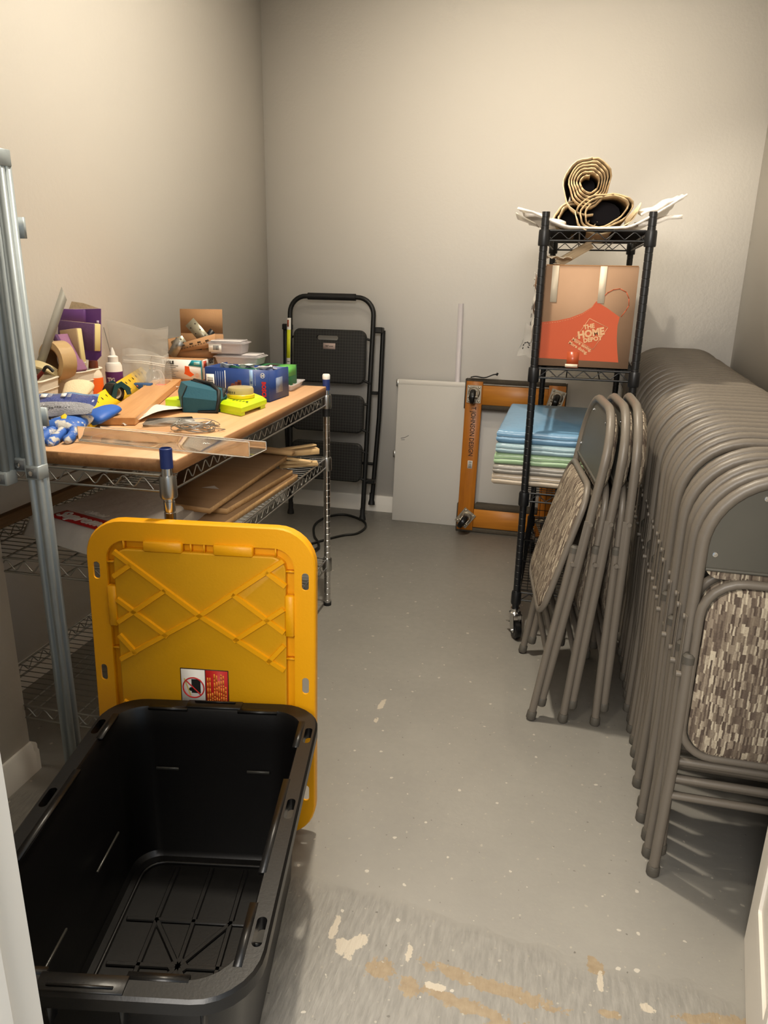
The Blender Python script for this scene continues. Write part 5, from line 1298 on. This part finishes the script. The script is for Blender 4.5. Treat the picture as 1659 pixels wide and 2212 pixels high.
b = B(); shell(b, [[(0, 0, z0), (-.01, .31, z0+.03), (-.04, .335, z0+.034), (-.075, .31, z0+.03), (-.10, .0, z0)] for z0 in (.002, .012)] + [[(-.006, 0, .036), (-.014, .30, .062), (-.04, .322, .064), (-.07, .30, .062), (-.094, .0, .036)]]); fin('folded_sheet', b, mat('white_foam', '#cfccc8', .6, bump=.001, bs=30), t, ang=50)
ply2 = wood('mdf_board', '#7f6140', '#8f7050', .7, 'X', .4); edge2 = wood('pale_ply_edge', '#a57f50', '#cda878', .6, 'X', 1.4)
def board(lab, pts, z, th, tilt=(0, 0, 0), mt=None):
    cx = sum(p[0] for p in pts)/4; cy = sum(p[1] for p in pts)/4; t = thing('plywood_sheet', lab, 'board', (cx, cy, z), tilt, 'boards stacked on the second shelf')
    b = B(); prism(b, [(x-cx, y-cy) for x, y in pts], 0, th); fin('sheet', b, mt or ply2, t)
    b = B(); prism(b, [(x-cx+(.0005 if x > cx else 0), y-cy+(.0005 if y > cy else -.0005)) for x, y in pts], .001, th-.0012); fin('sawn_edge', b, edge2, t, label='paler sawn edge')
    return t
board('lowest brown board on the second shelf, long pale edge toward the aisle', ((-.875, 1.60), (-.855, 2.30), (-1.25, 2.32), (-1.01, 1.60)), SZ+.001, .019)
board('middle brown board, set back from the lowest one', ((-.89, 1.83), (-.865, 2.28), (-1.25, 2.30), (-1.05, 1.83)), SZ+.0205, .018)
board('topmost large brown board on the second shelf, nearest corner pointing at the garment bag', ((-.898, 1.745), (-.918, 2.37), (-1.33, 2.42), (-1.02, 1.76)), SZ+.048, .016, (0, 0, 0))
board('thin board standing off at the back of the second shelf under the strips', ((-.90, 2.36), (-.90, 2.40), (-1.30, 2.46), (-1.30, 2.40)), SZ+.066, .012, (0, 0, 0), edge2)
pine = wood('pine_strip', '#b08d5e', '#d9bb8b', .6, 'X', 1.2)
for k_, (x, y, z, rz, L_, a, c, lb) in enumerate(((-.925, 2.455, SZ+.070, 52, .18, .024, .005, 'flat pine strip crossing the top of the wood bundle'), (-.905, 2.50, SZ+.040, 38, .11, .036, .020, 'moulded pine block with visible end grain'),
      (-.915, 2.42, SZ+.024, 20, .17, .020, .008, 'thick pine lath in the middle of the wood bundle'), (-.905, 2.37, SZ+.050, -14, .17, .016, .007, 'thin pine lath pointing at the aisle'), (-.91, 2.46, SZ+.003, 34, .14, .022, .012, 'lowest pine offcut of the wood bundle'))):
    t = thing('wood_strip', lb, 'wood strip', (x, y, z), (0, 0, rz), 'bundle of pine offcuts'); b = B(); bx(b, -L_/2, L_/2, -a/2, a/2, 0, c, bev=.001); fin('lath', b, pine, t)
t = thing('wooden_rail', 'long brown wooden rail along the wall side of the second shelf', 'rail', (-1.44, 1.50, SZ+.002), (0, 0, 0)); b = B(); bx(b, -.012, .012, 0, 1.1, 0, .03, bev=.001); fin('rail', b, wood('brown_rail', '#6f5334', '#8b6b47', .6, 'Y'), t)

# ============================================================ folded aluminium frame by the doorway return
t = thing('aluminium_frame', 'folded frame of grooved aluminium profiles standing at the left picture edge', 'frame', (-1.10, 1.355, 0))
M_rub = mat('grey_plastic_end', '#6d7174', .5)
def profile(x, y, z0, z1, w=.026):
    b = B(); h = w/2; g_, d_ = .0045, .005
    P = [(-h, -h), (-g_, -h), (-g_, -h+d_), (g_, -h+d_), (g_, -h), (h, -h), (h, -g_), (h-d_, -g_), (h-d_, g_), (h, g_), (h, h), (g_, h), (g_, h-d_), (-g_, h-d_), (-g_, h), (-h, h), (-h, g_), (-h+d_, g_), (-h+d_, -g_), (-h, -g_)]
    prism(b, P, z0, z1, T(x, y, 0)); p = fin('profile', b, M_alu, t)
    return p
def clampb(p, x, y, z):
    b = B(); bx(b, x-.017, x+.017, y-.019, y+.015, z-.03, z, bev=.0015); c = fin('end_clamp', b, M_alu, p)
    b = B(); bx(b, x-.012, x+.012, y-.0205, y-.018, z-.026, z-.005); f_ = fin('clamp_recess', b, M_rub, p); b = B(); lathe(b, [(.0055, 0), (.0055, .003), (.002, .004)], 12, T(x, y-.0205, z-.015) @ RX(90)); fin('bolt', b, M_chrome, p)
p = profile(0, 0, .012, 1.478, .030); clampb(p, 0, 0, .87); clampb(p, 0, 0, 1.49); b = B(); lathe(b, [(.02, 0), (.02, .008), (.012, .013)], 14); fin('rubber_foot', b, M_black, p)
for k_, (x, y, z0, z1) in enumerate(((-.034, .006, .880, 1.47), (-.060, -.026, .855, 1.46), (-.094, -.012, .868, 1.46), (-.122, -.042, .842, 1.45), (-.156, -.030, .85, 1.45))):
    p = profile(x, y, z0, z1, .032); clampb(p, x, y, z0+.004)
b = B(); bx(b, -.17, .02, .0225, .030, .95, .99); bx(b, -.17, .02, .0225, .030, 1.33, 1.37); fins('crosspiece', b, M_alu, t)
